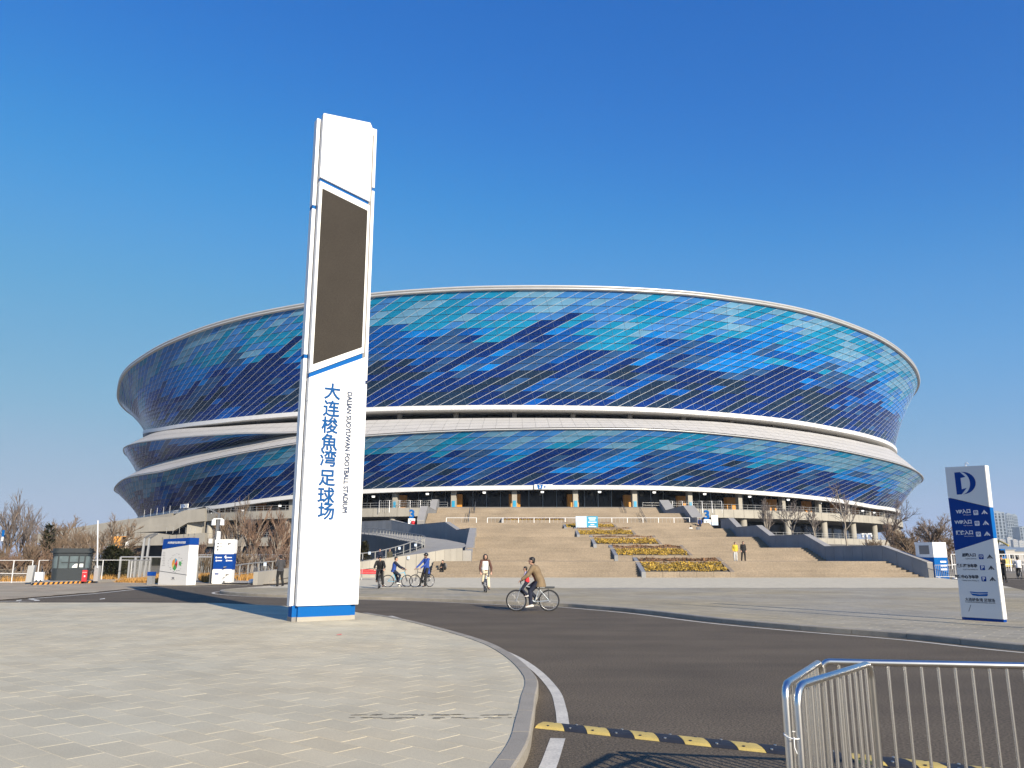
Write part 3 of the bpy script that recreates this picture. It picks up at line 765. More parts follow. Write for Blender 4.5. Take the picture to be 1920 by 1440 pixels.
def parapet(name, pts, thick, cap_side, panel=1.25, zb=-0.1, inner=True, capw=None, mt='cladding'):
    """wall along plan points with top heights; faced with upright plates and capped by coping"""
    capw = capw or thick + 0.08; wl = MB(); cp = MB()
    root = None
    objs = []
    for i in range(len(pts) - 1):
        a, b = Vector(pts[i]), Vector(pts[i + 1]); d = Vector((b.x - a.x, b.y - a.y, 0)); Ln = d.length; d.normalize(); n = Vector((-d.y, d.x, 0)) * cap_side
        o = n * thick
        A0, B0 = Vector((a.x, a.y, zb)), Vector((b.x, b.y, zb))
        wl.add([A0, B0, b, a, A0 + o, B0 + o, b + o, a + o], [(0, 1, 2, 3), (5, 4, 7, 6), (3, 2, 6, 7), (4, 0, 3, 7), (1, 5, 6, 2)])
        up = Vector((0, 0, 0.07)); e = -n * 0.05; e2 = o + n * 0.05
        c = [a + e, b + e, b + e2, a + e2]
        cp.add(c + [p + up for p in c], [(3, 2, 1, 0), (4, 5, 6, 7), (0, 1, 5, 4), (1, 2, 6, 5), (2, 3, 7, 6), (3, 0, 4, 7)])
        k = max(1, round(Ln / panel))
        for j in range(k):
            t0, t1 = j / k, (j + 1) / k; g = 0.012 / Ln * 1.0
            p0 = a + (b - a) * (t0 + g); p1 = a + (b - a) * (t1 - g); f = -n * 0.03
            q = [Vector((p0.x, p0.y, zb)) + f, Vector((p1.x, p1.y, zb)) + f, p1 + f - up * 0.3, p0 + f - up * 0.3]
            mbp = MB(); mbp.add(q + [v - f for v in q], [(0, 1, 2, 3), (0, 4, 5, 1), (1, 5, 6, 2), (2, 6, 7, 3), (3, 7, 4, 0)])
            objs.append(mbp)
    w_ = wl.build('parapet', K['gap'], st); 
    for mbp in objs: mbp.build('cladding_panel', K[mt], w_)
    cp.build('coping', K['cap'], w_)
    return w_
# right-hand parapet, its shaded face to the stairs
rp = [(33.3, 65.7, 1.25), (31.5, 69.5, 2.62), (29.3, 76.4, 2.66), (28.7, 79.9, 3.86), (27.5, 86.8, 3.9), (27.2, 90.3, 5.12), (26.95, 97.2, 5.18), (26.9, 100.6, 6.4), (26.9, 104.5, 6.45)]
parapet('parapet', [(x, y, z) for x, y, z in rp[::-1]], 0.6, 1)
parapet('parapet', [(26.2, 143.4, 11.6), (26.3, 138, 9.5), (26.6, 125.3, 9.5), (26.7, 120, 7.4), (26.8, 117.2, 7.3)], 1.6, 1)
parapet('parapet', [(-12.95, 119.4, 7.0), (-13.0, 120, 7.2), (-13.1, 125.2, 9.4), (-13.1, 138, 9.5), (-13.2, 143.2, 11.7), (-13.2, 146, 11.8)], 1.0, 1)
# left parapet: its shaded outer face is seen above the ramp
parapet('parapet', [(-25.2, 131, 7.3), (-18.4, 124, 7.2), (-14.5, 119, 6.3), (-8.9, 108, 6.25), (-6.9, 102, 5.0), (-4.9, 95, 5.0)], 0.6, 1)
mb = MB()
mb.ext([(-4.9, 95.2, -0.1), (-4.9, 95.2, 5.07), (-4.85, 92.8, 4.95), (-4.5, 77, 2.1), (-4.4, 73, 2.3), (-4.4, 73, -0.1)], (0.75, 0, 0)); mb.build('stair_flank', K['cap'], st)
# handrails
def handrail(pts, label):
    r = thing('stair_handrail', label, 'handrail', pts[0])
    for dx in (0, 0.0):
        pass
    for h in (0.5, 0.95): MB().tube([(x, y, z + h) for x, y, z in pts], 0.035, 6).build('rail', K['darkmetal'], r)
    for i in range(len(pts) - 1):
        n = max(2, int((Vector(pts[i + 1]) - Vector(pts[i])).length / 1.5))
        for j in range(n + 1):
            p = Vector(pts[i]).lerp(Vector(pts[i + 1]), j / n)
            MB().tube([p - Vector((0, 0, 0.1)), p + Vector((0, 0, 0.95))], 0.03, 5).build('post', K['darkmetal'], r)
handrail([(-6.5, 119.7, 6.3), (-6.5, 125.2, 8.35)], 'dark steel handrail low on the left of the upper stairs')
handrail([(-6.5, 138, 8.35), (-6.5, 143.4, 10.5)], 'dark steel handrail at the top left of the upper stairs')
handrail([(19.8, 119.7, 6.3), (19.8, 125.2, 8.35)], 'dark steel handrail low on the right of the upper stairs')
handrail([(19.5, 138, 8.35), (19.5, 143.4, 10.5)], 'dark steel handrail at the top right of the upper stairs')
# barrier railing along the main landing
def landing_fence(x0, x1, y, z, label, h=1.05, step=2.2):
    r = thing('landing_railing', label, 'railing', (x0, y, z))
    MB().tube([(x0, y, z + h), (x1, y, z + h)], 0.04, 6).build('top_rail', K['railwhite'], r)
    MB().tube([(x0, y, z + 0.15), (x1, y, z + 0.15)], 0.03, 6).build('bottom_rail', K['whitemetal'], r)
    n = max(1, int((x1 - x0) / step))
    for i in range(n + 1):
        x = x0 + (x1 - x0) * i / n
        MB().box((x, y, z + h / 2), (0.09, 0.08, h)).build('post', K['railwhite'], r)
        if i < n:
            for q in range(1, 4):
                xx = x + (x1 - x0) / n * q / 4
                MB().tube([(xx, y, z + 0.15), (xx, y, z + h)], 0.018, 4).build('bar', K['rail'], r)
landing_fence(-9.6, -5.2, 118.6, 6.3, 'short pale railing on the landing left of the stairs handrail')
landing_fence(-3.6, 26.0, 118.7, 6.3, 'long white railing across the wide landing behind the planters')
# planters
def planter(x0, x1, y0, y1, z0, zf, zb, label, gold=0.62):
    r = thing('planter_bed', label, 'planter', (x0, y0, z0), 0, 'stepped planters on the grand staircase')
    t = 0.34; dy = y1 - y0
    def sz(y): return zf + (zb - zf) * (y - y0) / dy
    mb = MB(); zz = z0 - 0.05
    mb.ext([(x0, y0, zz), (x0, y1, zz), (x0, y1, zb), (x0, y0, zf)], (t, 0, 0)); mb.build('side_kerb', K['cladding'], r)
    mb = MB(); mb.ext([(x1, y0, zz), (x1, y1, zz), (x1, y1, zb), (x1, y0, zf)], (-t, 0, 0)); mb.build('side_kerb', K['stairstone'], r)
    n = 5
    for i in range(n):
        xa = x0 + t + (x1 - x0 - 2 * t) * i / n; xb = x0 + t + (x1 - x0 - 2 * t) * (i + 1) / n - 0.02
        MB().box(((xa + xb) / 2, y0 + 0.15, (zz + zf) / 2), (xb - xa, 0.3, zf - zz)).build('front_panel', K['stairstone'], r)
    MB().box(((x0 + x1) / 2, y1 - 0.15, (zz + zb) / 2), (x1 - x0 - 2 * t, 0.3, zb - zz)).build('rear_kerb', K['stairstone'], r)
    xa, xb = x0 + t, x1 - t; ya, yb = y0 + 0.3, y1 - 0.3
    mb = MB(); mb.ext([(xa, ya, zz), (xa, yb, zz), (xa, yb, sz(yb) - 0.1), (xa, ya, sz(ya) - 0.1)], (xb - xa, 0, 0)); mb.build('soil', K['dirt'], r)
    rn = random.Random(int(y0 * 10))
    for nm, f0, f1, mt, hgt in (('golden_hedge', 0.02, gold, 'golden', 0.22), ('brown_hedge', gold + 0.01, 1.0, 'brownleaf', 0.17)):
        mb = MB(); cnt = int(420 * (xb - xa) * (f1 - f0) * (yb - ya) / 3)
        for _ in range(cnt):
            x = rn.uniform(xa + 0.05, xb - 0.05); y = ya + (yb - ya) * rn.uniform(f0, f1)
            h = hgt * (0.55 + 0.45 * math.sin(x * 2.3 + y0) * math.sin(y * 3.1)) * rn.uniform(0.3, 1.1)
            p = Vector((x, y, sz(y) - 0.06 + h)); s_ = rn.uniform(0.06, 0.13)
            a = Vector((rn.gauss(0, 1), rn.gauss(0, 1), rn.gauss(0, 0.7))).normalized() * s_; b = Vector((rn.gauss(0, 1), rn.gauss(0, 1), rn.gauss(0.3, 0.7))).normalized() * s_
            mb.add([p - a, p + b * 0.6, p + a, p - b * 0.6], [(0, 1, 2, 3)])
        tag(mb.build(nm, K[mt], r), kind='stuff')
planter(10.4, 17.9, 65.95, 70.6, 0.0, 0.56, 1.70, 'lowest and largest planter with golden hedge at the foot of the stairs')
planter(9.55, 16.9, 76.3, 81.0, 1.36, 1.88, 2.90, 'second planter from the bottom with golden front and brown back hedge')
planter(8.65, 16.0, 86.7, 91.3, 2.6, 3.08, 4.1, 'third planter from the bottom in the middle of the stepped row')
planter(7.75, 14.9, 97.1, 101.7, 3.88, 4.36, 5.35, 'fourth planter from the bottom just below the blue poster board')
planter(6.9, 14.0, 107.5, 111.9, 5.15, 5.6, 6.4, 'uppermost low planter partly hidden behind the blue poster board')
planter(-1.6, 8.0, 120.1, 123.4, 6.28, 7.1, 7.6, 'brown planter behind the white landing railing', 0.1)
# curved ramp at the left
rm = thing('curved_ramp', 'curved grey access ramp with pale clad wall left of the stairs', 'ramp', (-10, 70, 0))
wall = [(-16.0, 51.8, 0.80), (-15.6, 57.5, 0.95), (-13.2, 65.2, 1.2), (-10.6, 68.4, 1.62), (-7.2, 69.0, 2.08), (-5.8, 70.0, 2.36), (-4.4, 72.8, 2.52)]
outer = [(-16.0, 52.2, 0.1), (-15.5, 57.5, 0.35), (-13.0, 65.2, 0.6), (-10.4, 68.5, 1.0), (-7.0, 69.2, 2.0), (-4.5, 73, 2.5), (-4.3, 77, 2.75), (-4.9, 84, 3.1), (-7.6, 95, 3.7), (-12.2, 107, 4.4), (-19.5, 119, 5.2), (-27, 127, 5.7)]
inner = [(-18.6, 53, 0.1), (-18.2, 59, 0.35), (-16, 67.5, 0.65), (-12.2, 73, 1.2), (-9.6, 77, 2.1), (-8.7, 79, 2.5), (-8.7, 81, 2.75), (-9.9, 85.5, 3.05), (-12.8, 93, 3.55), (-17.2, 103.5, 4.3), (-24, 115, 5.1), (-31, 124, 5.6)]
mb = MB(); mb.add([(x, y, z) for x, y, z in outer] + [(x, y, z) for x, y, z in inner], [(i, i + 1, 13 + i, 12 + i) for i in range(11)]); mb.build('ramp_deck', K['concrete'], rm)
mb = MB()
vs = [(x, y, z + 0.12) for x, y, z in inner] + [(x, y, -0.1) for x, y, z in inner]
mb.add(vs, [(i + 1, i, 12 + i, 13 + i) for i in range(11)]); mb.add([(x, y, z) for x, y, z in vs], [(i, i + 1, 13 + i, 12 + i) for i in range(11)])
mb.build('ramp_skirt', K['cladding'], rm)
for i in range(len(wall) - 1):
    a, b = Vector(wall[i]), Vector(wall[i + 1]); k = max(1, round((b - a).length / 0.9)); d = (b - a).normalized(); n = Vector((-d.y, d.x, 0))
    for j in range(k):
        p0, p1 = a.lerp(b, (j + 0.012) / k), a.lerp(b, (j + 0.988) / k); h = n * 0.3
        q = [Vector((p0.x, p0.y, -0.05)), Vector((p1.x, p1.y, -0.05)), p1, p0]
        mbp = MB(); mbp.add(q + [v + h for v in q], [(0, 1, 2, 3), (5, 4, 7, 6), (3, 2, 6, 7), (0, 4, 5, 1), (1, 5, 6, 2), (3, 7, 4, 0)])
        mbp.build('cladding_panel', K['concrete'], rm)
rl = thing('ramp_railing', 'metal railing with many posts round the bend of the curved ramp', 'railing', inner[0])
top = smooth_line([(x, y) for x, y, z in inner], 8); zs = np.interp(np.linspace(0, 11, len(top)), range(12), [z for _, _, z in inner])
MB().tube([(p[0], p[1], z + 0.98) for p, z in zip(top, zs)], 0.045, 6).build('top_rail', K['ramprail'], rl)
MB().tube([(p[0], p[1], z + 0.35) for p, z in zip(top, zs)], 0.025, 5).build('mid_rail', K['ramprail'], rl)
acc = 0
for i in range(1, len(top)):
    acc += math.dist(top[i], top[i - 1])
    if acc > 0.95:
        acc = 0; MB().box((top[i][0], top[i][1], zs[i] + 0.5), (0.08, 0.08, 1.0)).build('post', K['ramprail'], rl)
# ================================================================== SIDE STAIRCASE (left) and its dark undercroft
ss = thing('side_staircase', 'pale concrete side staircase climbing to the deck at the left of the stadium', 'staircase', (-70, 168, 0))
def wallpoly(px, Y, thick, nm, mt, slope=0.0, parent=ss):
    pts = [AT(x, y, Y + slope * (384 - x)) for x, y in px]
    mb = MB(); mb.ext(pts, (0, thick, 0)); return mb.build(nm, K[mt], parent)
wallpoly([(384, 953), (345, 957), (320, 969), (298, 970), (283, 972), (255, 985.5), (230, 985), (216, 997), (216, 1000), (326, 995), (352, 980), (384, 977)], 164, 1.2, 'upper_balustrade', 'concrete', 0.05)
wallpoly([(384, 999), (322, 1003), (290, 999), (216, 998), (200, 1010), (200, 1024), (384, 1021)], 163.4, 1.2, 'lower_balustrade', 'concrete', 0.05)
wallpoly([(384, 950), (345, 960), (318, 975), (205, 1000), (205, 1060), (384, 1060)], 170, 0.6, 'undercroft_shade', 'dark', 0.05)  # near-black sheet stands for the shade behind the openings
wallpoly([(322, 962), (285, 968), (232, 974.5), (130, 991), (60, 1003), (60, 1018), (200, 1022), (322, 1000)], 182, 1.0, 'long_ramp_wall', 'concrete', 0.08)
for px in (270, 282, 294, 306, 318):
    a = AT(px, 962 + (318 - px) * 0.16, 178); MB().tube([a, a + Vector((0, 0, 1.6))], 0.04, 4).build('post', K['whitemetal'], ss)
for px in (312, 324, 336, 348, 356, 366, 376):
    a = AT(px, 1000, 163.8); MB().tube([a, a + Vector((0, 0, 1.2))], 0.04, 4).build('post', K['rail'], ss)
a = AT(355, 990, 165); MB().box((a.x + 0.6, 167, a.z), (3.2, 1.5, 5)).build('pier', K['concrete'], ss)
ps = thing('wall_poster', 'yellow and white poster fixed low on the side staircase wall', 'poster', AT(228, 1018, 162.6))
a = AT(222, 1018, 162.3); MB().box((a.x, a.y, a.z), (2.9, 0.12, 2.6)).build('yellow_sheet', K['orangestripe'], ps)
a = AT(236, 1019, 162.3); MB().box((a.x, a.y, a.z), (1.5, 0.12, 2.6)).build('white_sheet', K['white'], ps)
# ================================================================== PYLON
UX = Vector((0.85, 0.527, 0)).normalized(); NX = Vector((UX.y, -UX.x, 0))
PK = 0.932
P0 = Vector((-5.396, 20.905, 0.115))
py_ = thing('pylon_sign', 'tall white stadium pylon with a dark screen and blue vertical lettering on the paved island', 'sign', tuple(P0))
def fp(s, z, n=0.0): return P0 + UX * (s * PK) + NX * (n * PK) + Vector((0, 0, z * PK))
def fbox(s0, s1, z0, z1, n0, n1, nm, mt, par=py_, bev=0):
    mb = MB(); mb.ext([fp(s0, z0, n1), fp(s1, z0, n1), fp(s1, z1, n1), fp(s0, z1, n1)], NX * ((n0 - n1) * PK)); return mb.build(nm, K[mt], par)
fbox(-0.01, 1.505, 0.0, 0.118, -0.50, 0.0, 'plinth', 'concrete')
fbox(0.0, 1.5, 0.118, 0.41, -0.42, -0.005, 'blue_base', 'blue2')
fbox(-0.13, 0.0, 0.118, 0.41, -0.42, -0.1, 'blue_base', 'blue2'); fbox(1.5, 1.66, 0.118, 0.41, -0.42, -0.08, 'blue_base', 'blue2')
fbox(-0.13, 0.0, 0.0, 0.118, -0.5, -0.1, 'plinth', 'gap'); fbox(1.505, 1.66, 0.0, 0.118, -0.5, -0.08, 'plinth', 'concrete')
fbox(-0.04, 1.68, 0.41, 14.95, -0.30, -0.13, 'core', 'gap')
for (z0, z1) in ((0.40, 6.78), (6.90, 13.05), (13.17, 15.2)):
    fbox(1.50, 1.78, z0, z1, -0.52, -0.16, 'rear_panel', 'railwhite')
for (z0, z1) in ((0.40, 7.36), (7.48, 12.03), (12.15, 15.04)):
    fbox(-0.16, 0.2, z0, z1, -0.50, -0.24, 'rear_panel', 'railwhite')
fbox(0.0, 1.5, 0.41, 15.0, -0.52, -0.32, 'rear_panel', 'railwhite')
for z in (6.84, 13.11): fbox(1.52, 1.74, z - 0.06, z + 0.06, -0.50, -0.18, 'blue_notch', 'blue2')
for z in (7.42, 12.09): fbox(-0.15, 0.2, z - 0.06, z + 0.06, -0.49, -0.25, 'blue_notch', 'blue2')
sL, sR = -0.055, 1.565
def plate(poly, nm, mt, n0=-0.12, n1=0.05, par=py_):
    mb = MB(); mb.ext([fp(s, z, n1) for s, z in poly], NX * ((n0 - n1) * PK)); return mb.build(nm, K[mt], par)
plate([(sL, 12.97), (sR, 12.56), (sR, 15.04), (1.47, 15.24), (sL, 15.1)], 'front_panel', 'white')
plate([(sL, 6.88), (sR, 7.70), (sR, 12.43), (sL, 12.84)], 'screen_frame', 'white')
scr = plate([(0.03, 7.13), (1.495, 7.845), (1.495, 12.24), (0.03, 12.615)], 'led_screen', 'screen', 0.045, 0.053)
plate([(sL + 0.01, 12.80), (sR - 0.03, 12.40), (sR - 0.03, 12.60), (sL + 0.01, 13.0)], 'blue_groove', 'blue2', -0.12, -0.02)
plate([(sL + 0.01, 6.72), (sR - 0.03, 7.52), (sR - 0.03, 7.72), (sL + 0.01, 6.92)], 'blue_groove', 'blue2', -0.12, 0.012)
zc = [0.41, 1.95, 3.25, 4.62, 6.06]
for i in range(4):
    plate([(sL, zc[i] + 0.004), (1.66, zc[i] + 0.004), (1.66, zc[i + 1] - 0.004), (sL, zc[i + 1] - 0.004)], 'front_panel', 'white')
plate([(sL, 6.068), (1.66, 6.068), (1.62, 7.56), (sL, 6.74)], 'front_panel', 'white')
for ch, (s, z) in zip('大连梭魚湾足球场', ((0.65, 6.364), (0.643, 5.86), (0.619, 5.374), (0.628, 4.881), (0.62, 4.421), (0.616, 3.874), (0.611, 3.363), (0.64, 2.933))):
    text(ch, 0.50 * PK, K['letterblue'], py_, fp(s, z, 0.055), UX, (0, 0, 1))['fat'] = 0.011
text('DALIAN SUOYUWAN FOOTBALL STADIUM', 0.205 * PK, K['ink2'], py_, fp(1.173, 4.69, 0.055), (0, 0, -1), UX, sx=0.885)['fat'] = 0.006
# ================================================================== DIRECTION SIGN (right)
SU = Vector((0.53, -0.85, 0)).normalized(); SN = Vector((-0.85, -0.53, 0)).normalized()
Q0 = Vector((12.163, 20.905, 0.115))
ds = thing('direction_sign', 'grey and blue entrance direction pylon with parking and gate symbols beside the kerb', 'sign', tuple(Q0))
def sp(s, z, n=0.0): return Q0 + SU * (s * PK) + SN * (n * PK) + Vector((0, 0, (z + 0.115) * PK))
def splate(poly, nm, mt, n0=-0.19, n1=0.0, par=ds):
    mb = MB(); mb.ext([sp(s, z, n1) for s, z in poly], SN * ((n0 - n1) * PK)); return mb.build(nm, K[mt], par)
OFF = -0.115
splate([(-0.93, -0.14), (0.19, -0.14), (0.19, -0.04), (-0.93, -0.04)], 'base', 'blue', -0.17, -0.02)
splate([(-0.93, -0.04), (0.19, -0.04), (0.19, 2.09), (-0.905, 1.77)], 'lower_panel', 'signgrey')
splate([(-0.905, 1.775), (0.19, 2.095), (0.19, 2.93), (-0.925, 3.26)], 'blue_panel', 'blue', -0.188, -0.004)
splate([(-0.925, 3.275), (0.19, 2.945), (0.21, 4.09), (-0.915, 4.14)], 'upper_panel', 'signgrey')
splate([(0.195, -0.04), (0.203, -0.04), (0.203, 2.09), (0.195, 2.09)], 'sunlit_edge', 'white', -0.18, -0.01)  # edge strips brighter than the face: sunlight on that side put into colour
splate([(0.195, 2.1), (0.203, 2.1), (0.203, 2.93), (0.195, 2.93)], 'sunlit_edge', 'blue2', -0.18, -0.01)
splate([(0.195, 2.94), (0.203, 2.94), (0.218, 4.09), (0.211, 4.09)], 'sunlit_edge', 'white', -0.18, -0.01)
def stext(body, size, mt, s, z, align='CENTER', bold=0.0, sx=1.0, par=ds, n=0.003):
    return text(body, size * PK, K[mt], par, sp(s, z + OFF, n), SU, (0, 0, 1), align, bold, 0.001, sx=sx)
def arc(cx, cz, r0x, r0z, a0, a1, k=14): return [(cx + r0x * math.cos(a0 + (a1 - a0) * i / k), cz + r0z * math.sin(a0 + (a1 - a0) * i / k)) for i in range(k + 1)]
# emblem: left stem with notch, white arc, right crescent
e0 = 3.45 + OFF; 
splate([(-0.66, e0), (-0.52, e0)] + [(-0.36, e0 + 0.17), (-0.50, e0 + 0.14), (-0.50, e0 + 0.46), (-0.36, e0 + 0.48)] + [(-0.50, e0 + 0.63), (-0.66, e0 + 0.63)], 'emblem', 'blue', 0.0, 0.004)
outer_a = arc(-0.46, e0 + 0.315, 0.37, 0.315, PI / 2, -PI / 2); inner_a = arc(-0.50, e0 + 0.315, 0.25, 0.315, -PI / 2 * 0.97, PI / 2 * 0.97)
vs = [sp(s, z, 0.004) for s, z in outer_a] + [sp(s, z, 0.004) for s, z in inner_a[::-1]]
mb = MB(); k = len(outer_a); mb.add(vs, [(i + 1, i, k + i, k + i + 1) for i in range(k - 1)]); mb.build('emblem', K['blue'], ds)
def icon(s, z, kind, bgm, fg, r=0.065):
    b = splate([(s - r, z - r + 0.012), (s - r + 0.012, z - r), (s + r - 0.012, z - r), (s + r, z - r + 0.012), (s + r, z + r - 0.012), (s + r - 0.012, z + r), (s - r + 0.012, z + r), (s - r, z + r - 0.012)], 'icon_plate', bgm, 0.0, 0.003)
    q = r * 0.62
    if kind == 'P': text('P', r * 2.1 * PK, K[fg], ds, sp(s, z, 0.004), SU, (0, 0, 1), bold=0.004, depth=0.001)
    else:
        for poly in ([(s - q, z - q * 0.3), (s - q * 0.7, z - q * 0.3), (s - q * 0.7, z + q), (s - q, z + q)], [(s + q * 0.7, z - q * 0.3), (s + q, z - q * 0.3), (s + q, z + q), (s + q * 0.7, z + q)], [(s - q, z + q * 0.7), (s + q, z + q * 0.7), (s + q, z + q), (s - q, z + q)], [(s - q * 0.5, z - q * 0.1), (s + q * 0.5, z - q * 0.1), (s, z + q * 0.45)], [(s - q * 0.15, z - q), (s + q * 0.15, z - q), (s + q * 0.15, z), (s - q * 0.15, z)]):
            splate(poly, 'icon_mark', fg, 0.0035, 0.0055)
def uparrow(s, z, fg, r=0.085):
    for poly in ([(s - r, z - r * 0.6), (s - r * 0.55, z - r * 0.6), (s + r * 0.12, z + r * 0.35), (s, z + r * 0.7)], [(s + r, z - r * 0.6), (s, z + r * 0.7), (s - r * 0.12, z + r * 0.35), (s + r * 0.55, z - r * 0.6)], [(s - r * 0.14, z - r * 0.6), (s + r * 0.14, z - r * 0.6), (s + r * 0.14, z + r * 0.2), (s - r * 0.14, z + r * 0.2)], [(s - r * 0.4, z - 0.15 * r), (s + r * 0.4, z - 0.15 * r), (s, z + r * 0.3)]):
        splate(poly, 'arrow', fg, 0.0, 0.003 + 0.0006 * len(poly))
for (zt, body, eng, fg, bgm, ic, kind) in ((2.945, 'VIP入口', 'VIP Entrance', 'white', 'white', 'blue', 'g'), (2.65, 'VVIP入口', 'VVIP Entrance', 'white', 'white', 'blue', 'g'), (2.355, '媒体入口', 'Media Entrance', 'white', 'white', 'blue', 'g'),
        (1.74, '后勤入口', 'Logistics Entrance', 'ink', 'blue', 'white', 'g'), (1.445, '教练区停车场', 'Coach Area Parking Lot', 'ink', 'blue', 'white', 'P'), (1.145, '训练中心停车场', 'Training Center Parking Lot', 'ink', 'blue', 'white', 'P')):
    stext(body, 0.122 if zt > 2 else 0.096, fg, -0.325, zt + 0.02, 'RIGHT', 0.005)
    stext(eng, 0.042, fg, -0.325, zt - 0.075, 'RIGHT')
    icon(-0.19, zt - 0.025 + OFF, kind, bgm, ic); uparrow(0.045, zt - 0.02 + OFF, fg)
for poly in ([(-0.62, 0.775), (-0.40, 0.76), (-0.12, 0.775), (-0.14, 0.735), (-0.40, 0.725), (-0.60, 0.745)], [(-0.61, 0.725), (-0.36, 0.705), (-0.13, 0.725), (-0.15, 0.665), (-0.40, 0.655), (-0.55, 0.67)]):
    splate([(s, z + OFF) for s, z in poly], 'stadium_mark', 'blue2', 0.0, 0.003)
stext('大连梭魚湾 足球场', 0.098, 'ink', -0.366, 0.55, bold=0.002); stext('DALIAN SUOYUWAN FOOTBALL STADIUM', 0.042, 'ink', -0.366, 0.485)
splate([(-0.72, 0.12), (-0.70, 0.12), (-0.62, 0.30), (-0.64, 0.30)], 'printed_line', 'gap', 0.0, 0.0015)
hk = MB().tube([sp(-0.36, 4.12, -0.1), sp(-0.38, 4.2, -0.1), sp(-0.33, 4.23, -0.1), sp(-0.29, 4.18, -0.1)], 0.012, 6); hk.build('hook', K['whitemetal'], ds)
# ================================================================== STEEL BARRIERS (foreground right)
def barrier(a, b, h, label, bars, zlo=0.12, r=0.022, rc=0.10):
    a = Vector((*a, 0)); b = Vector((*b, 0)); d = (b - a).normalized(); L_ = (b - a).length
    t = thing('steel_barrier', label, 'barrier', tuple(a), 0, 'steel crowd barriers at the road')
    def Pt(s, z): return a + d * s + Vector((0, 0, z))
    pts = [Pt(0, 0.02), Pt(0, h - rc)] + [Pt(rc - rc * math.cos(q), h - rc + rc * math.sin(q)) for q in (0.4, 0.8, 1.2)] + [Pt(rc, h)]
    pts += [Pt(L_ - rc, h)] + [Pt(L_ - rc + rc * math.sin(q), h - rc + rc * math.cos(q)) for q in (0.4, 0.8, 1.2)] + [Pt(L_, h - rc), Pt(L_, 0.02)]
    MB().tube(pts, r, 12).build('frame', K['steel'], t)
    MB().tube([Pt(0, zlo), Pt(L_, zlo)], r * 0.8, 10).build('bottom_rail', K['steel'], t)
    for i in range(bars):
        s = L_ * (i + 1) / (bars + 1)
        MB().tube([Pt(s, zlo), Pt(s, h - 0.005)], 0.011, 8).build('bar', K['steelbar'], t)
    n = Vector((-d.y, d.x, 0))
    for s in (0.0, L_):
        MB().tube([Pt(s, 0.03) - n * 0.25, Pt(s, 0.03) + n * 0.25], 0.018, 8).build('foot', K['steel'], t)
barrier((1.58, 4.70), (2.42, 5.68), 1.0, 'shorter steel barrier with rounded end pointing away from the camera, nearest the road kerb', 11)
barrier((1.53, 4.74), (2.10, 5.74), 1.0, 'steel barrier folded behind the shorter one with a shared rounded end', 9, rc=0.07)
barrier((2.13, 5.77), (4.2, 5.40), 1.0, 'long steel barrier running to the right across the asphalt', 19, rc=0.045)
ty = thing('cable_tie', 'white cable tie binding two steel barriers together', 'cable tie', (1.56, 4.7, 0.72))
MB().tube([(1.555 + 0.05 * math.cos(q), 4.73 + 0.05 * math.sin(q), 0.74 + 0.01 * math.sin(q)) for q in np.linspace(0, 2 * PI, 12, endpoint=False)], 0.004, 5, closed=True).build('loop', K['white'], ty)
MB().tube([(1.54, 4.68, 0.74), (1.535, 4.665, 0.69), (1.545, 4.66, 0.66)], 0.003, 5).build('tail', K['white'], ty)
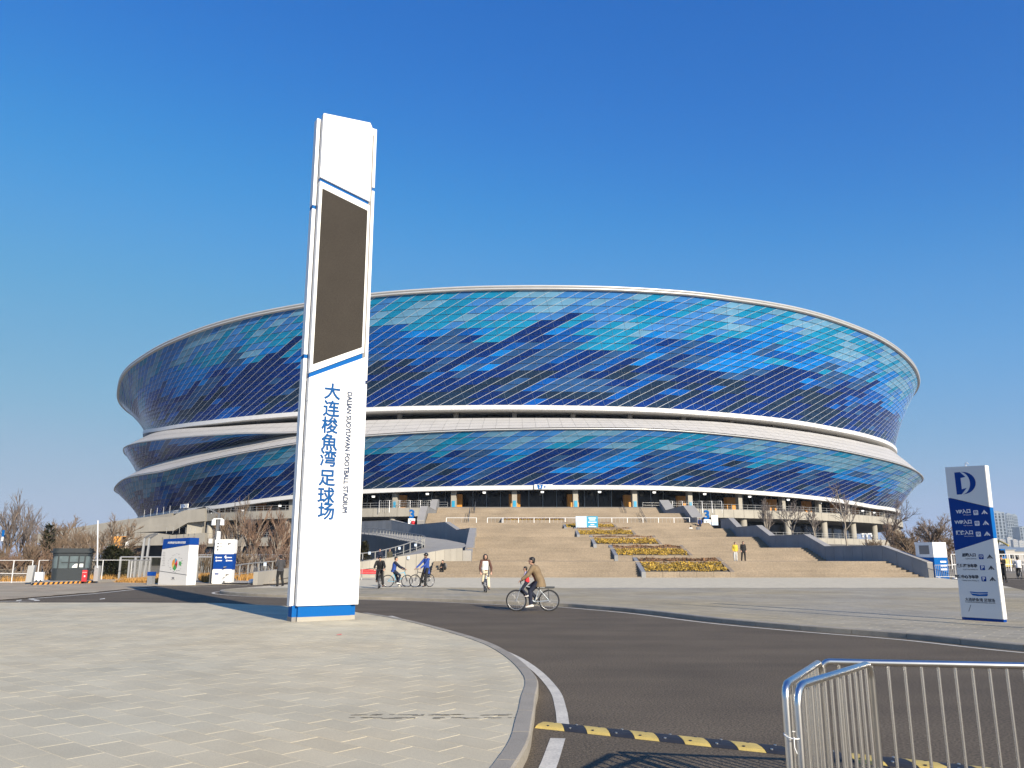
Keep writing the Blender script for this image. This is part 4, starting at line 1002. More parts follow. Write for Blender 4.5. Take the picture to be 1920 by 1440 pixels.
# ================================================================== BICYCLES
def bicycle(label, loc, rz, frame_m, steer=0.0, scale=1.0, rack=False, lean=0.0):
    t = thing('bicycle', label, 'bicycle', loc, rz, 'bicycles on the plaza and road'); k = scale; R = 0.335 * k; wb = 0.53 * k
    def B(mb, n, m, par=t): return mb.build(n, m, par, True)
    def wheel(y, rot=0.0):
        c = Vector((0, y, R)); dv = Vector((math.sin(rot), math.cos(rot), 0))
        def ringp(r, n=28): return [c + dv * (r * math.cos(2 * PI * i / n)) + Vector((0, 0, r * math.sin(2 * PI * i / n))) for i in range(n)]
        w_ = B(MB().tube(ringp(R - 0.045 * k), 0.008 * k, 5, closed=True), 'wheel', K['rim'])
        B(MB().tube(ringp(R - 0.02 * k), 0.027 * k, 6, closed=True), 'tyre', K['tyre'], w_)
        sp_ = MB(); ax = Vector((dv.y, -dv.x, 0))
        for i in range(20):
            q = 2 * PI * i / 20; e = c + dv * ((R - 0.05 * k) * math.cos(q)) + Vector((0, 0, (R - 0.05 * k) * math.sin(q)))
            sp_.tube([c + ax * (0.03 if i % 2 else -0.03), e], 0.0022, 3, caps=False)
        sp_.tube([c - ax * 0.05, c + ax * 0.05], 0.022 * k, 8)
        B(sp_, 'spokes', K['rim'], w_)
    hd = Vector((0, wb - 0.17 * k, 0.80 * k)); hb = Vector((0, wb - 0.10 * k, 0.62 * k)); bb = Vector((0, -0.06 * k, 0.29 * k)); st_ = Vector((0, -0.22 * k, 0.74 * k)); ra = Vector((0, -wb, R))
    dv = Vector((math.sin(steer), math.cos(steer), 0)); fw = Vector((hb.x, hb.y, 0)) + dv * 0.10 * k
    wheel(-wb); 
    cw = fw; c0 = Vector((cw.x, cw.y, R))
    # front wheel turned with the fork
    cc = c0; 
    def ringp(r, n=28): return [cc + dv * (r * math.cos(2 * PI * i / n)) + Vector((0, 0, r * math.sin(2 * PI * i / n))) for i in range(n)]
    w2 = B(MB().tube(ringp(R - 0.045 * k), 0.008 * k, 5, closed=True), 'wheel', K['rim'])
    B(MB().tube(ringp(R - 0.02 * k), 0.027 * k, 6, closed=True), 'tyre', K['tyre'], w2)
    sp_ = MB(); ax = Vector((dv.y, -dv.x, 0))
    for i in range(20):
        q = 2 * PI * i / 20; sp_.tube([cc + ax * (0.03 if i % 2 else -0.03), cc + dv * ((R - 0.05 * k) * math.cos(q)) + Vector((0, 0, (R - 0.05 * k) * math.sin(q)))], 0.0022, 3, caps=False)
    sp_.tube([cc - ax * 0.05, cc + ax * 0.05], 0.022 * k, 8); B(sp_, 'spokes', K['rim'], w2)
    f = MB()
    for a, b, r in ((hd, st_ + Vector((0, 0.02, -0.04)), 0.017), (hb, bb, 0.021), (st_, bb, 0.016), (hd + Vector((0, 0, 0.04)), hb - Vector((0, 0, 0.02)), 0.021)): f.tube([a, b], r * k, 8)
    for sx in (-0.05, 0.05):
        f.tube([bb + Vector((sx * 0.6, 0, 0)), ra + Vector((sx, 0, 0))], 0.011 * k, 6); f.tube([st_ + Vector((sx * 0.4, 0, -0.06)), ra + Vector((sx, 0, 0))], 0.010 * k, 6)
    B(f, 'frame', frame_m)
    fk = MB(); 
    for sx in (-0.055, 0.055): fk.tube([hb + ax * sx, hb + ax * sx + dv * 0.03 + Vector((0, 0, -0.1 * k)), cc + ax * sx], 0.014 * k, 6)
    fk.tube([hb - ax * 0.06, hb + ax * 0.06], 0.016 * k, 6); B(fk, 'fork', K['bikeblack'] if frame_m != K['bikegrey'] else K['rim'])
    h = MB(); hc = hd + Vector((0, 0, 0.16 * k)) + dv * 0.05
    h.tube([hd, hc], 0.014 * k, 6); h.tube([hc - ax * 0.30 - dv * 0.06, hc - ax * 0.12, hc + ax * 0.12, hc + ax * 0.30 - dv * 0.06], 0.013 * k, 6)
    hbar = B(h, 'handlebar', K['bikeblack'])
    g_ = MB()
    for s_ in (-1, 1): g_.tube([hc + ax * 0.19 * s_ - dv * 0.03, hc + ax * 0.31 * s_ - dv * 0.065], 0.018 * k, 7)
    B(g_, 'grip', K['black'], hbar)
    s_ = MB(); sa = st_ + Vector((0, -0.03, 0.14 * k)); s_.tube([st_, sa], 0.013 * k, 6); s_.tube([sa + Vector((0, 0.15, 0)), sa + Vector((0, 0, 0.015)), sa + Vector((0, -0.13, 0.02))], [0.025, 0.06, 0.085], 8, flat=0.4, right=(1, 0, 0)); B(s_, 'saddle', K['black'])
    c_ = MB(); c_.tube([bb + Vector((0.06, 0, 0)), bb + Vector((0.075, 0, 0))], 0.09 * k, 14); 
    for q, sx in ((0.5, 0.09), (0.5 + PI, -0.09)):
        e = bb + Vector((sx, 0.165 * k * math.cos(q), 0.165 * k * math.sin(q))); c_.tube([bb + Vector((sx, 0, 0)), e], 0.011, 5); c_.box(tuple(e + Vector((0.04 if sx > 0 else -0.04, 0, 0))), (0.09, 0.09, 0.022))
    c_.tube([bb + Vector((0.068, 0, 0.09 * k)), ra + Vector((0.068, 0, 0.04))], 0.006, 4); c_.tube([bb + Vector((0.068, 0, -0.09 * k)), ra + Vector((0.068, 0, -0.04))], 0.006, 4)
    B(c_, 'crankset', K['darkmetal'])
    if rack:
        r_ = MB(); z = 0.72 * k
        for sx in (-0.07, 0, 0.07): r_.tube([Vector((sx, -0.20 * k, z)), Vector((sx, -0.68 * k, z))], 0.008, 5)
        for sx in (-0.07, 0.07): r_.tube([Vector((sx, -0.50 * k, z)), ra + Vector((sx * 0.8, 0, 0))], 0.008, 5)
        r_.box((0, -0.55 * k, z + 0.03), (0.16, 0.32, 0.05)); B(r_, 'rear_rack', K['darkmetal'])
        m2 = MB(); m2.tube([cc + dv * 0.30 * k * math.cos(q) * -1 + Vector((0, 0, (R + 0.03) * math.sin(q))) for q in (0.5, 0.8, 1.1)], 0.02, 5); B(m2, 'mudguard', K['black'])
    return t, hc, ax, sa, bb
# ================================================================== PEOPLE
STAND = dict(pel=(0, 0, 0.94), che=(0, 0.01, 1.27), nek=(0, 0.0, 1.46), hed=(0, 0.03, 1.60), sh=(0.18, 0, 1.41), el=(0.22, -0.02, 1.13), wr=(0.22, 0.08, 0.90), hip=(0.09, 0, 0.92), kn=(0.10, 0.02, 0.50), an=(0.10, -0.02, 0.09))
def person(label, loc, rz, top, legs, pose=None, shoes='blackc', hair='short', coat=0.0, sleeve=None, vox=0.016, scale=1.0, group='people around the stadium plaza', headdir=(0, 1, 0), skin='skin', vest=None, helmet=None, bag=None, skirt=None, bulk=1.0):
    t = thing('person', label, 'person', loc, rz, group)
    J = {}
    ps_ = dict(STAND); ps_.update(pose or {})
    for k, v in ps_.items():
        if k in ('sh', 'el', 'wr', 'hip', 'kn', 'an'):
            if isinstance(v[0], (tuple, list)): J[k + 'l'], J[k + 'r'] = Vector(v[0]) * scale, Vector(v[1]) * scale
            else: J[k + 'l'] = Vector((-v[0], v[1], v[2])) * scale; J[k + 'r'] = Vector(v) * scale
        else: J[k] = Vector(v) * scale
    k = scale; hd = Vector(headdir).normalized(); side = Vector((hd.y, -hd.x, 0)).normalized()
    def remesh(mb, nm, m, v):
        o = mb.build(nm, m, t, True)
        md = o.modifiers.new('fuse', 'REMESH'); md.mode = 'VOXEL'; md.voxel_size = v; md.use_smooth_shade = True
        s2 = o.modifiers.new('soften', 'SMOOTH'); s2.factor = 0.5; s2.iterations = 3
        return o
    # body: one continuous figure
    b = MB(); up = (J['nek'] - J['pel']).normalized(); rt = (J['shr'] - J['shl']).normalized()
    b.tube([J['pel'] - up * 0.06 * k, J['pel'] + up * 0.04 * k, J['pel'].lerp(J['che'], 0.55), J['che'], J['che'].lerp(J['nek'], 0.7), J['nek']], [0.12 * k, 0.155 * k, 0.13 * k, 0.16 * k, 0.13 * k, 0.06 * k], 12, flat=0.66, right=rt)
    b.tube([J['nek'] - up * 0.05 * k, J['hed'] - Vector((0, 0, 0.03 * k))], [0.06 * k, 0.05 * k], 10)
    H = J['hed']
    b.sph(H + Vector((0, 0, 0.02 * k)), (0.078 * k, 0.092 * k, 0.105 * k), 14, 10)
    b.sph(H + hd * 0.03 * k + Vector((0, 0, -0.05 * k)), (0.055 * k, 0.058 * k, 0.06 * k), 12, 8)
    b.tube([H + hd * 0.085 * k + Vector((0, 0, 0.025 * k)), H + hd * 0.112 * k + Vector((0, 0, -0.018 * k))], [0.011 * k, 0.017 * k], 6)
    for s_ in (-1, 1): b.sph(H + side * 0.08 * k * s_ + Vector((0, 0, 0.0)), (0.016 * k, 0.02 * k, 0.032 * k), 6, 5)
    for q in 'lr':
        s_ = -1 if q == 'l' else 1
        b.tube([J['che'].lerp(J['nek'], 0.75), J['sh' + q], J['el' + q], J['wr' + q]], [0.06 * k, 0.055 * k, 0.042 * k, 0.028 * k], 9)
        d = (J['wr' + q] - J['el' + q]).normalized(); lat = rt if abs(d.dot(rt)) < 0.8 else Vector((0, 1, 0)); lat = (lat - d * lat.dot(d)).normalized(); nm = d.cross(lat)
        w0 = J['wr' + q]; b.tube([w0, w0 + d * 0.045 * k, w0 + d * 0.09 * k], [0.028 * k, 0.042 * k, 0.038 * k], 8, flat=0.5, right=lat)
        if nm.z > 0: nm = -nm
        for i in range(4):
            f0 = w0 + d * 0.075 * k + lat * (i - 1.5) * 0.021 * k; L_ = (0.062, 0.072, 0.066, 0.052)[i] * k
            f1 = f0 + d * L_ * 0.6 + nm * 0.012 * k; b.tube([f0, f1, f1 + d * L_ * 0.15 + nm * L_ * 0.45], [0.0105 * k, 0.0095 * k, 0.008 * k], 6)
        th = w0 + d * 0.03 * k - lat * s_ * 0.03 * k; b.tube([th, th + d * 0.035 * k - lat * s_ * 0.028 * k, th + d * 0.07 * k - lat * s_ * 0.03 * k], [0.014 * k, 0.012 * k, 0.009 * k], 6)
        b.tube([J['pel'].lerp(J['hip' + q], 0.7), J['hip' + q], J['kn' + q], J['kn' + q].lerp(J['an' + q], 0.35), J['an' + q]], [0.09 * k, 0.088 * k, 0.056 * k, 0.056 * k, 0.038 * k], 10)
        fd = ps_.get('foot', (0, 1, -0.25)); fd = Vector(fd).normalized(); b.tube([J['an' + q] - fd * 0.05 * k - Vector((0, 0, 0.03 * k)), J['an' + q] + fd * 0.16 * k - Vector((0, 0, 0.03 * k))], [0.04 * k, 0.03 * k], 8)
    remesh(b, 'body', K[skin], vox * 0.8)
    f = MB()
    for s_ in (-1, 1): f.sph(H + hd * 0.083 * k + side * 0.031 * s_ * k + Vector((0, 0, 0.022 * k)), 0.011 * k, 6, 5)
    for s_ in (-1, 1): f.tube([H + hd * 0.088 * k + side * 0.015 * s_ * k + Vector((0, 0, 0.043 * k)), H + hd * 0.08 * k + side * 0.048 * s_ * k + Vector((0, 0, 0.042 * k))], 0.005 * k, 4)
    f.tube([H + hd * 0.092 * k - side * 0.02 * k + Vector((0, 0, -0.052 * k)), H + hd * 0.092 * k + side * 0.02 * k + Vector((0, 0, -0.052 * k))], 0.006 * k, 4)
    f.build('facial_features', K['hair'], t, True)
    # clothing follows the same joints
    j = MB(); low = J['pel'] - up * 0.03 * k
    pts = [low, J['pel'] + up * 0.06 * k, J['pel'].lerp(J['che'], 0.55), J['che'], J['che'].lerp(J['nek'], 0.72), J['nek'] - up * 0.005]
    rr = [0.185, 0.182, 0.168, 0.192, 0.155, 0.078]
    if coat: pts = [low - Vector((0, 0, coat)) + (Vector((0, -0.03, 0)) if coat > .2 else Vector())] + pts; rr = [0.225] + rr
    j.tube(pts, [x * k * bulk for x in rr], 14, flat=0.74, right=rt)
    sl = MB() if sleeve else j
    for q in 'lr':
        w_ = J['el' + q].lerp(J['wr' + q], 0.93)
        sl.tube([J['che'].lerp(J['nek'], 0.7), J['sh' + q], J['sh' + q].lerp(J['el' + q], 0.5), J['el' + q], w_], [0.09 * k * bulk, 0.078 * k * bulk, 0.068 * k * bulk, 0.06 * k * bulk, 0.045 * k * bulk], 9)
    remesh(j, 'jacket', K[top], vox * 1.25)
    if sleeve: remesh(sl, 'sleeves', K[sleeve], vox * 1.25)
    if vest:
        v = MB(); v.tube(pts[1:5] if not coat else pts[2:6], [x * k * 1.1 for x in rr[1:5]], 12, flat=0.8, right=rt); v.sph(J['nek'] - Vector((0, 0.04, 0.03)), (0.13 * k, 0.12 * k, 0.07 * k), 10, 6); remesh(v, 'vest', K[vest], vox * 1.25)
    tr = MB(); tr.tube([J['pel'] + up * 0.05 * k, J['pel'] - up * 0.05 * k], [0.16 * k, 0.15 * k], 12, flat=0.75, right=rt)
    for q in 'lr':
        tr.tube([J['pel'].lerp(J['hip' + q], 0.6), J['hip' + q], J['kn' + q], J['an' + q] + (J['kn' + q] - J['an' + q]) * 0.02], [0.105 * k, 0.108 * k, 0.08 * k, 0.066 * k], 10)
    if skirt: tr = MB(); tr.tube([J['pel'] + up * 0.05 * k, J['pel'] - Vector((0, 0, 0.36 * k))], [0.17 * k, 0.23 * k], 12, flat=0.8, right=rt)
    remesh(tr, 'skirt' if skirt else 'trousers', K[skirt or legs], vox * 1.25)
    for q in 'lr':
        a = J['an' + q]; fd = Vector(ps_.get('foot', (0, 1, -0.02))); fd = Vector((fd.x, fd.y, fd.z)).normalized()
        s2 = MB(); s2.tube([a - fd * 0.09 * k - Vector((0, 0, 0.035 * k)), a - fd * 0.03 * k - Vector((0, 0, 0.03 * k)), a + fd * 0.09 * k - Vector((0, 0, 0.04 * k)), a + fd * 0.185 * k - Vector((0, 0, 0.05 * k))], [0.038 * k, 0.055 * k, 0.05 * k, 0.03 * k], 8, flat=0.8, right=(1, 0, 0)); s2.tube([a + Vector((0, 0, 0.03 * k)), a - Vector((0, 0, 0.03 * k))], 0.05 * k, 8)
        remesh(s2, 'shoe', K[shoes], vox)
    if helmet:
        h_ = MB(); h_.sph(H + Vector((0, 0, 0.045 * k)) - hd * 0.01, (0.12 * k, 0.135 * k, 0.125 * k), 14, 8, v1=0.62)
        h_.sph(H + Vector((0, 0, 0.045 * k)) - hd * 0.01, (0.115 * k, 0.13 * k, 0.12 * k), 14, 8, v1=0.62)
        h_.tube([H + hd * 0.09 * k + Vector((0, 0, 0.085 * k)), H + hd * 0.2 * k + Vector((0, 0, 0.09 * k))], [0.085 * k, 0.06 * k], 8, flat=0.14, right=side)
        if helmet == 'full': h_.tube([H - hd * 0.02 * k - Vector((0, 0, 0.06 * k)), H + hd * 0.11 * k - Vector((0, 0, 0.075 * k))], [0.085 * k, 0.05 * k], 8, flat=0.6, right=side)
        h_.build('helmet', K['helmet'], t, True)
    elif hair:
        h_ = MB(); r_ = 1.0
        h_.sph(H + Vector((0, 0, 0.052 * k)) - hd * 0.022 * k, (0.091 * k, 0.103 * k, 0.088 * k), 14, 10)
        h_.sph(H - hd * 0.045 * k + Vector((0, 0, 0.005 * k)), (0.086 * k, 0.07 * k, 0.10 * k), 12, 8)
        h_.sph(H + hd * 0.028 * k + Vector((0, 0, 0.095 * k)), (0.074 * k, 0.05 * k, 0.034 * k), 10, 6)
        if hair == 'long':
            h_.sph(H - hd * 0.04 * k - Vector((0, 0, 0.07 * k)), (0.105 * k, 0.075 * k, 0.13 * k), 12, 8)
            for s_ in (-1, 1): h_.tube([H + side * 0.085 * s_ * k + Vector((0, 0, 0.06 * k)), H + side * 0.095 * s_ * k - Vector((0, 0, 0.1 * k))], [0.035 * k, 0.03 * k], 8)
        remesh(h_, 'hair', K['hair'], vox * 0.8)
    if bag: 
        bg_ = MB(); c = J['che'] - Vector((0, 0.2 * k, 0.03)); bg_.tube([c + Vector((0, 0, 0.2 * k)), c + Vector((0, 0, 0.15 * k)), c - Vector((0, 0, 0.16 * k)), c - Vector((0, 0, 0.2 * k))], [0.10 * k, 0.15 * k, 0.17 * k, 0.12 * k], 10, flat=0.6, right=rt); bg_.build('backpack', K[bag], t, True)
    return t
def ride(hc, ax, sa, lean=0.25, foot_l=(-0.12, -0.13, 0.22), foot_r=(0.12, 0.05, 0.42), k=1.0):
    """riding pose in the bicycle's own frame (unscaled values divided by the person's scale)"""
    pel = sa + Vector((0, 0.02, 0.08)); tl = 0.50 * k
    d = Vector((0, math.sin(lean), math.cos(lean))); che = pel + d * 0.33 * k; nek = pel + d * 0.52 * k; hed = nek + Vector((0, 0.05, 0.14)) * k
    r_ = {}
    gl, gr = hc - ax * 0.25, hc + ax * 0.25
    def two(a, b): return (tuple(a / k), tuple(b / k))
    shl, shr = nek + Vector((-0.18, 0, -0.05)) * k, nek + Vector((0.18, 0, -0.05)) * k
    wl, wr = gl + Vector((0, -0.07, 0.03)), gr + Vector((0, -0.07, 0.03))
    ell, elr = shl.lerp(wl, 0.5) + Vector((-0.05, 0, -0.06)) * k, shr.lerp(wr, 0.5) + Vector((0.05, 0, -0.06)) * k
    hl, hr = pel + Vector((-0.09, 0.02, -0.02)) * k, pel + Vector((0.09, 0.02, -0.02)) * k
    fl, fr = Vector(foot_l), Vector(foot_r)
    def knee(h, f):
        m = (h + f) / 2; L_ = (f - h).length; ll = 0.43 * k; off = math.sqrt(max(ll * ll - L_ * L_ / 4, 0.0004)); dd = (f - h).normalized(); fw = Vector((0, 1, 0.0)); fw = (fw - dd * fw.dot(dd)).normalized()
        return m + fw * off
    kl, kr = knee(hl, fl), knee(hr, fr)
    return dict(pel=tuple(pel / k), che=tuple(che / k), nek=tuple(nek / k), hed=tuple(hed / k), sh=two(shl, shr), el=two(ell, elr), wr=two(wl, wr), hip=two(hl, hr), kn=two(kl, kr), an=two(fl, fr), foot=(0, 1, -0.1))
GP = lambda px, py: (*G(px, py, zp(45)), 0)
def at_plaza(px, py):
    for _ in range(4):
        z = zp(G(px, py, 0.1)[1]); x, y = G(px, py, z)
    return (x, y, z)
# main cyclist with a child in front, riding to the left on the road
bx = (G(968, 1146)[0] + G(1030, 1146)[0]) / 2; by = G(999, 1146)[1]
bk, hc, ax, sa, bb = bicycle('silver grey bicycle with rear rack ridden by the man in the tan jacket', (bx, by, 0.0), PI / 2, K['bikegrey'], 0.12, 1.0, True)
person('person in a tan jacket cycling to the left with a child in front', (bx, by, 0.0), PI / 2, 'tan', 'navy', ride(hc, ax, sa, 0.42, (-0.13, 0.06, 0.20), (0.13, -0.12, 0.40)), 'shoe', 'short', 0.17, vox=0.012, bulk=1.22)
ch = ride(hc, ax * 0.8, Vector((0, 0.16, 0.84)), 0.1, (-0.12, 0.16, 0.50), (0.12, 0.16, 0.50), 0.62)
person('person, a small child in a red top held on the front of the bicycle', (bx, by, 0.0), PI / 2, 'red_j', 'navy', ch, 'shoe', 'short', vox=0.012, scale=0.62, sleeve='pink')
# girl on a small bike facing the camera
p = at_plaza(910, 1110)
b2, hc, ax, sa, bb = bicycle('small grey bicycle seen head on under the girl in the white vest', p, PI + 0.12, K['bikegrey'], 0.0, 0.9)
person('person in a white vest with brown sleeves and cream trousers cycling towards the camera', p, PI + 0.12, 'brown', 'cream', ride(hc, ax, sa + Vector((0, 0, 0.08)), 0.12, (-0.16, 0.05, 0.20), (0.14, 0.12, 0.45)), 'blackc', 'long', 0.0, vest='white_j')
# the three riders at the left of the stairs
p = at_plaza(711, 1103)
b3, hc, ax, sa, bb = bicycle('black bicycle seen head on under the helmeted rider in black', p, PI + 0.1, K['bikeblack'], 0.0, 1.0)
person('person in black with a helmet leaning over a bicycle facing the camera', p, PI + 0.1, 'blackc', 'blackc', ride(hc, ax, sa, 0.55, (-0.2, 0.1, 0.16), (0.14, 0.1, 0.4)), 'blackc', None, helmet='open', headdir=(0.3, 1, -0.2))
p = at_plaza(745, 1101)
b4, hc, ax, sa, bb = bicycle('bicycle with a light blue frame under the boy in the blue jacket', p, -PI / 2 + 0.12, K['bikeblue'], -0.35, 0.98)
person('person, a boy in a navy and blue jacket sitting on a light blue bicycle', p, -PI / 2 + 0.12, 'blue_j', 'navy', ride(hc, ax, sa - Vector((0, 0, 0.06)), 0.16, (-0.16, 0.1, 0.10), (0.14, 0.02, 0.24), 0.95), 'shoe', 'short', 0.05, scale=0.95, sleeve='navy', headdir=(0.25, 1, 0))
p = at_plaza(792, 1101)
b5, hc, ax, sa, bb = bicycle('black full suspension bicycle beside the helmeted rider in the blue coat', p, PI / 2 + 0.85, K['bikeblack'], 0.25, 1.02)
person('person in a long blue coat and black peaked helmet standing over a black bicycle', p, PI / 2 + 0.85, 'blue_j', 'blackc', ride(hc, ax, sa + Vector((0, -0.04, 0.04)), 0.02, (-0.2, 0.0, 0.12), (0.2, 0.02, 0.12)), 'blackc', None, 0.28, helmet='full')
# seated person on the steps
sx_, sy_ = -5.55, 67.3; sz_ = 0.69
person('person in black sitting on the steps with a grey backpack behind', (sx_, sy_ + 0.25, sz_ - 0.43), PI - 0.5, 'blackc', 'blackc', dict(pel=(0, 0, 0.52), che=(0, 0.16, 0.80), nek=(0, 0.24, 0.97), hed=(0, 0.31, 1.10), sh=(0.17, 0.22, 0.93), el=(0.2, 0.36, 0.70), wr=(0.06, 0.5, 0.66), hip=(0.09, 0.05, 0.50), kn=(0.13, 0.40, 0.66), an=(0.13, 0.42, 0.26)), 'blackc', 'short', bag='grey_j')
# two heads behind the ramp wall
person('person in a dark navy jacket looking over the ramp wall, left of the pair', (-11.5, 71.2, 0.72), PI, 'navy', 'navy', None, hair='short')
person('person in an olive jacket looking over the ramp wall, right of the pair', (-10.75, 71.9, 0.8), PI + 0.3, 'olive', 'navy', None, hair='short', scale=0.95)
# man left of the pylon
p = at_plaza(524, 1100)
person('person in a dark grey jacket walking away left of the white pylon', (p[0], p[1], p[2]), 0.7, 'darkgrey', 'blackc', dict(kn=((-0.1, 0.12, 0.50), (0.1, -0.02, 0.5)), an=((-0.1, 0.05, 0.09), (0.1, -0.22, 0.12)), el=(0.26, 0.02, 1.14), wr=(0.12, 0.22, 1.08), hed=(0, 0.06, 1.59)), 'blackc', 'short', 0.08)
# pair on the first landing
person('person in a yellow jacket and pale trousers standing on the lowest landing', (20.05, 73.4, 1.375), PI - 0.1, 'yellow_j', 'pale', None, 'pale', 'short', 0.05, group='people on the stairs', scale=0.97)
person('person in a long black coat standing beside the one in yellow', (20.72, 73.2, 1.375), PI, 'blackc', 'blackc', dict(kn=((-0.12, 0.02, 0.5), (0.16, 0.05, 0.5)), an=((-0.12, 0, 0.09), (0.2, 0, 0.09))), 'blackc', 'short', 0.14, group='people on the stairs')
# group near the landing
person('person in a white top and short skirt walking up the stairs', (22.1, 100.4, 3.9), 0.1, 'white_j', 'blackc', dict(kn=((-0.1, 0.1, 0.5), (0.1, -0.02, 0.5)), an=((-0.1, 0.1, 0.09), (0.1, -0.2, 0.1))), 'white_j', 'short', group='people on the stairs', skirt='blackc', scale=0.95)
person('person in a grey jacket and black trousers walking up the stairs', (22.95, 100.2, 3.9), 0.0, 'grey_j', 'blackc', dict(kn=((-0.1, 0.0, 0.5), (0.1, 0.1, 0.5))), 'blackc', 'short', 0.06, group='people on the stairs')
person('person in a navy suit standing near the white number sign', (25.3, 109.3, 5.17), PI, 'navy', 'navy', None, 'blackc', 'short', group='people on the stairs', sleeve='blue_j')
person('person in black at the end of the white landing railing', (24.1, 112.5, 5.17), 0.4, 'blackc', 'blackc', None, 'blackc', 'short', group='people on the stairs')
# right edge
x_, y_ = G(1884, 1092); 
person('person in black looking down while riding a scooter near the right edge', (x_, y_, 0.10), PI - 0.9, 'blackc', 'blackc', dict(che=(0, 0.03, 1.25), nek=(0, 0.07, 1.43), hed=(0, 0.15, 1.54), el=(0.2, 0.12, 1.16), wr=(0.06, 0.3, 1.2), kn=((-0.08, 0.02, 0.5), (0.08, 0.02, 0.5))), 'blackc', 'short', 0.05)
sc = thing('scooter', 'small black scooter board under the person near the right edge', 'scooter', (x_, y_, 0.0), PI - 0.9)
MB().box((0, 0.1, 0.08), (0.2, 0.9, 0.05)).build('deck', K['black'], sc, True)
for yy in (-0.3, 0.5): MB().tube([(-0.06, yy, 0.06), (0.06, yy, 0.06)], 0.06, 10).build('wheel', K['tyre'], sc, True)
x_, y_ = G(1912, 1086)
b6, hc, ax, sa, bb = bicycle('dark bicycle under the rider in white at the right edge', (x_, y_, 0.0), -0.35, K['bikeblack'], 0.0, 1.0)
person('person in a white jacket cycling away at the right edge', (x_, y_, 0.0), -0.35, 'white_j', 'blackc', ride(hc, ax, sa, 0.35), 'blackc', 'short', 0.05)
# ================================================================== STREET FURNITURE, LEFT SIDE
def localbox(par, c, d, nm, mt): return MB().box(c, d).build(nm, K[mt], par, True)
# map board
mbd = thing('map_board', 'large white map board with blue heading and coloured site plan', 'sign', (-20.8, 51.3, 0.03), -0.50)
MB().ext([(-1.40, -0.35, 0), (1.16, -0.35, 0), (1.16, -0.35, 2.42), (-1.29, -0.35, 2.16)], (0, 0.7, 0)).build('board', K['boardshade'], mbd, True)
MB().ext([(-1.285, -0.36, 2.17), (1.165, -0.36, 2.43), (1.165, -0.36, 2.86), (-1.25, -0.36, 2.80)], (0, 0.72, 0)).build('blue_heading', K['blue'], mbd, True)
localbox(mbd, (1.164, 0, 1.2), (0.02, 0.71, 2.38), 'sunlit_edge', 'white')  # whiter strip, sunlight on this side put into the colour
MB().ext([(-1.39, -0.362, 0.82), (1.17, -0.362, 0.60), (1.17, -0.362, 0.625), (-1.39, -0.362, 0.845)], (0, 0.01, 0)).build('joint_line', K['ink'], mbd, True)
R3 = W[mbd].to_3x3(); bx_, bz_ = R3 @ Vector((1, 0, 0)), Vector((0, 0, 1))
def btext(s_, size, m, x, z, **kw): return text(s_, size, K[m], mbd, W[mbd] @ Vector((x, -0.368, z)), bx_, bz_, **kw)
btext('大连梭魚湾足球场导览图', 0.15, 'white', 0.0, 2.56)
pts = [(0, 0.34), (0.19, 0.24), (0.24, 0.0), (0.20, -0.26), (0.05, -0.42), (-0.14, -0.30), (-0.26, -0.08), (-0.22, 0.18)]
cols_ = ['cyan', 'red', 'red_dk', 'green', 'green', 'yellow', 'orange', 'orange']
K['red_dk'] = mat('map_dark_red', (0.25, 0.02, 0.03), 0.5); K['green'] = mat('map_green', (0.05, 0.28, 0.07), 0.5)
for i in range(8):
    a, b_ = pts[i], pts[(i + 1) % 8]; c = (0, -0.02)
    MB().ext([(c[0], -0.357, c[1] + 1.28), (a[0], -0.357, a[1] + 1.28), (b_[0], -0.357, b_[1] + 1.28)], (0, -0.006, 0)).build('plan_block', K[cols_[i]], mbd, True)
for i in range(2): localbox(mbd, (0.42 + 0.12 * i, -0.356, 1.30), (0.09, 0.012, 0.24), 'plan_block', 'green')
rn = random.Random(5)
for i in range(22):
    q = 2 * PI * i / 22; r_ = rn.uniform(0.45, 0.62); localbox(mbd, (0.02 + r_ * math.cos(q) * 1.1, -0.355, 1.30 + r_ * math.sin(q)), (rn.uniform(0.05, 0.12), 0.008, 0.02), 'printed_line', 'ink')
for i in range(9): localbox(mbd, (-1.05 + rn.uniform(-0.03, 0.03), -0.355, 1.98 - i * 0.10), (rn.uniform(0.16, 0.3), 0.008, 0.02), 'printed_line', 'gap')
localbox(mbd, (-0.05, -0.356, 0.42), (0.2, 0.01, 0.07), 'stadium_mark', 'ink'); localbox(mbd, (-0.05, -0.356, 0.33), (0.34, 0.01, 0.02), 'printed_line', 'gap')
bn = thing('notice_stand', 'narrow blue and grey notice box left of the map board', 'sign', (-22.75, 51.9, 0.03), -0.2)
localbox(bn, (0, 0, 0.27), (0.36, 0.3, 0.54), 'lower_box', 'cladding'); localbox(bn, (0, 0, 0.66), (0.4, 0.34, 0.24), 'upper_box', 'blue')
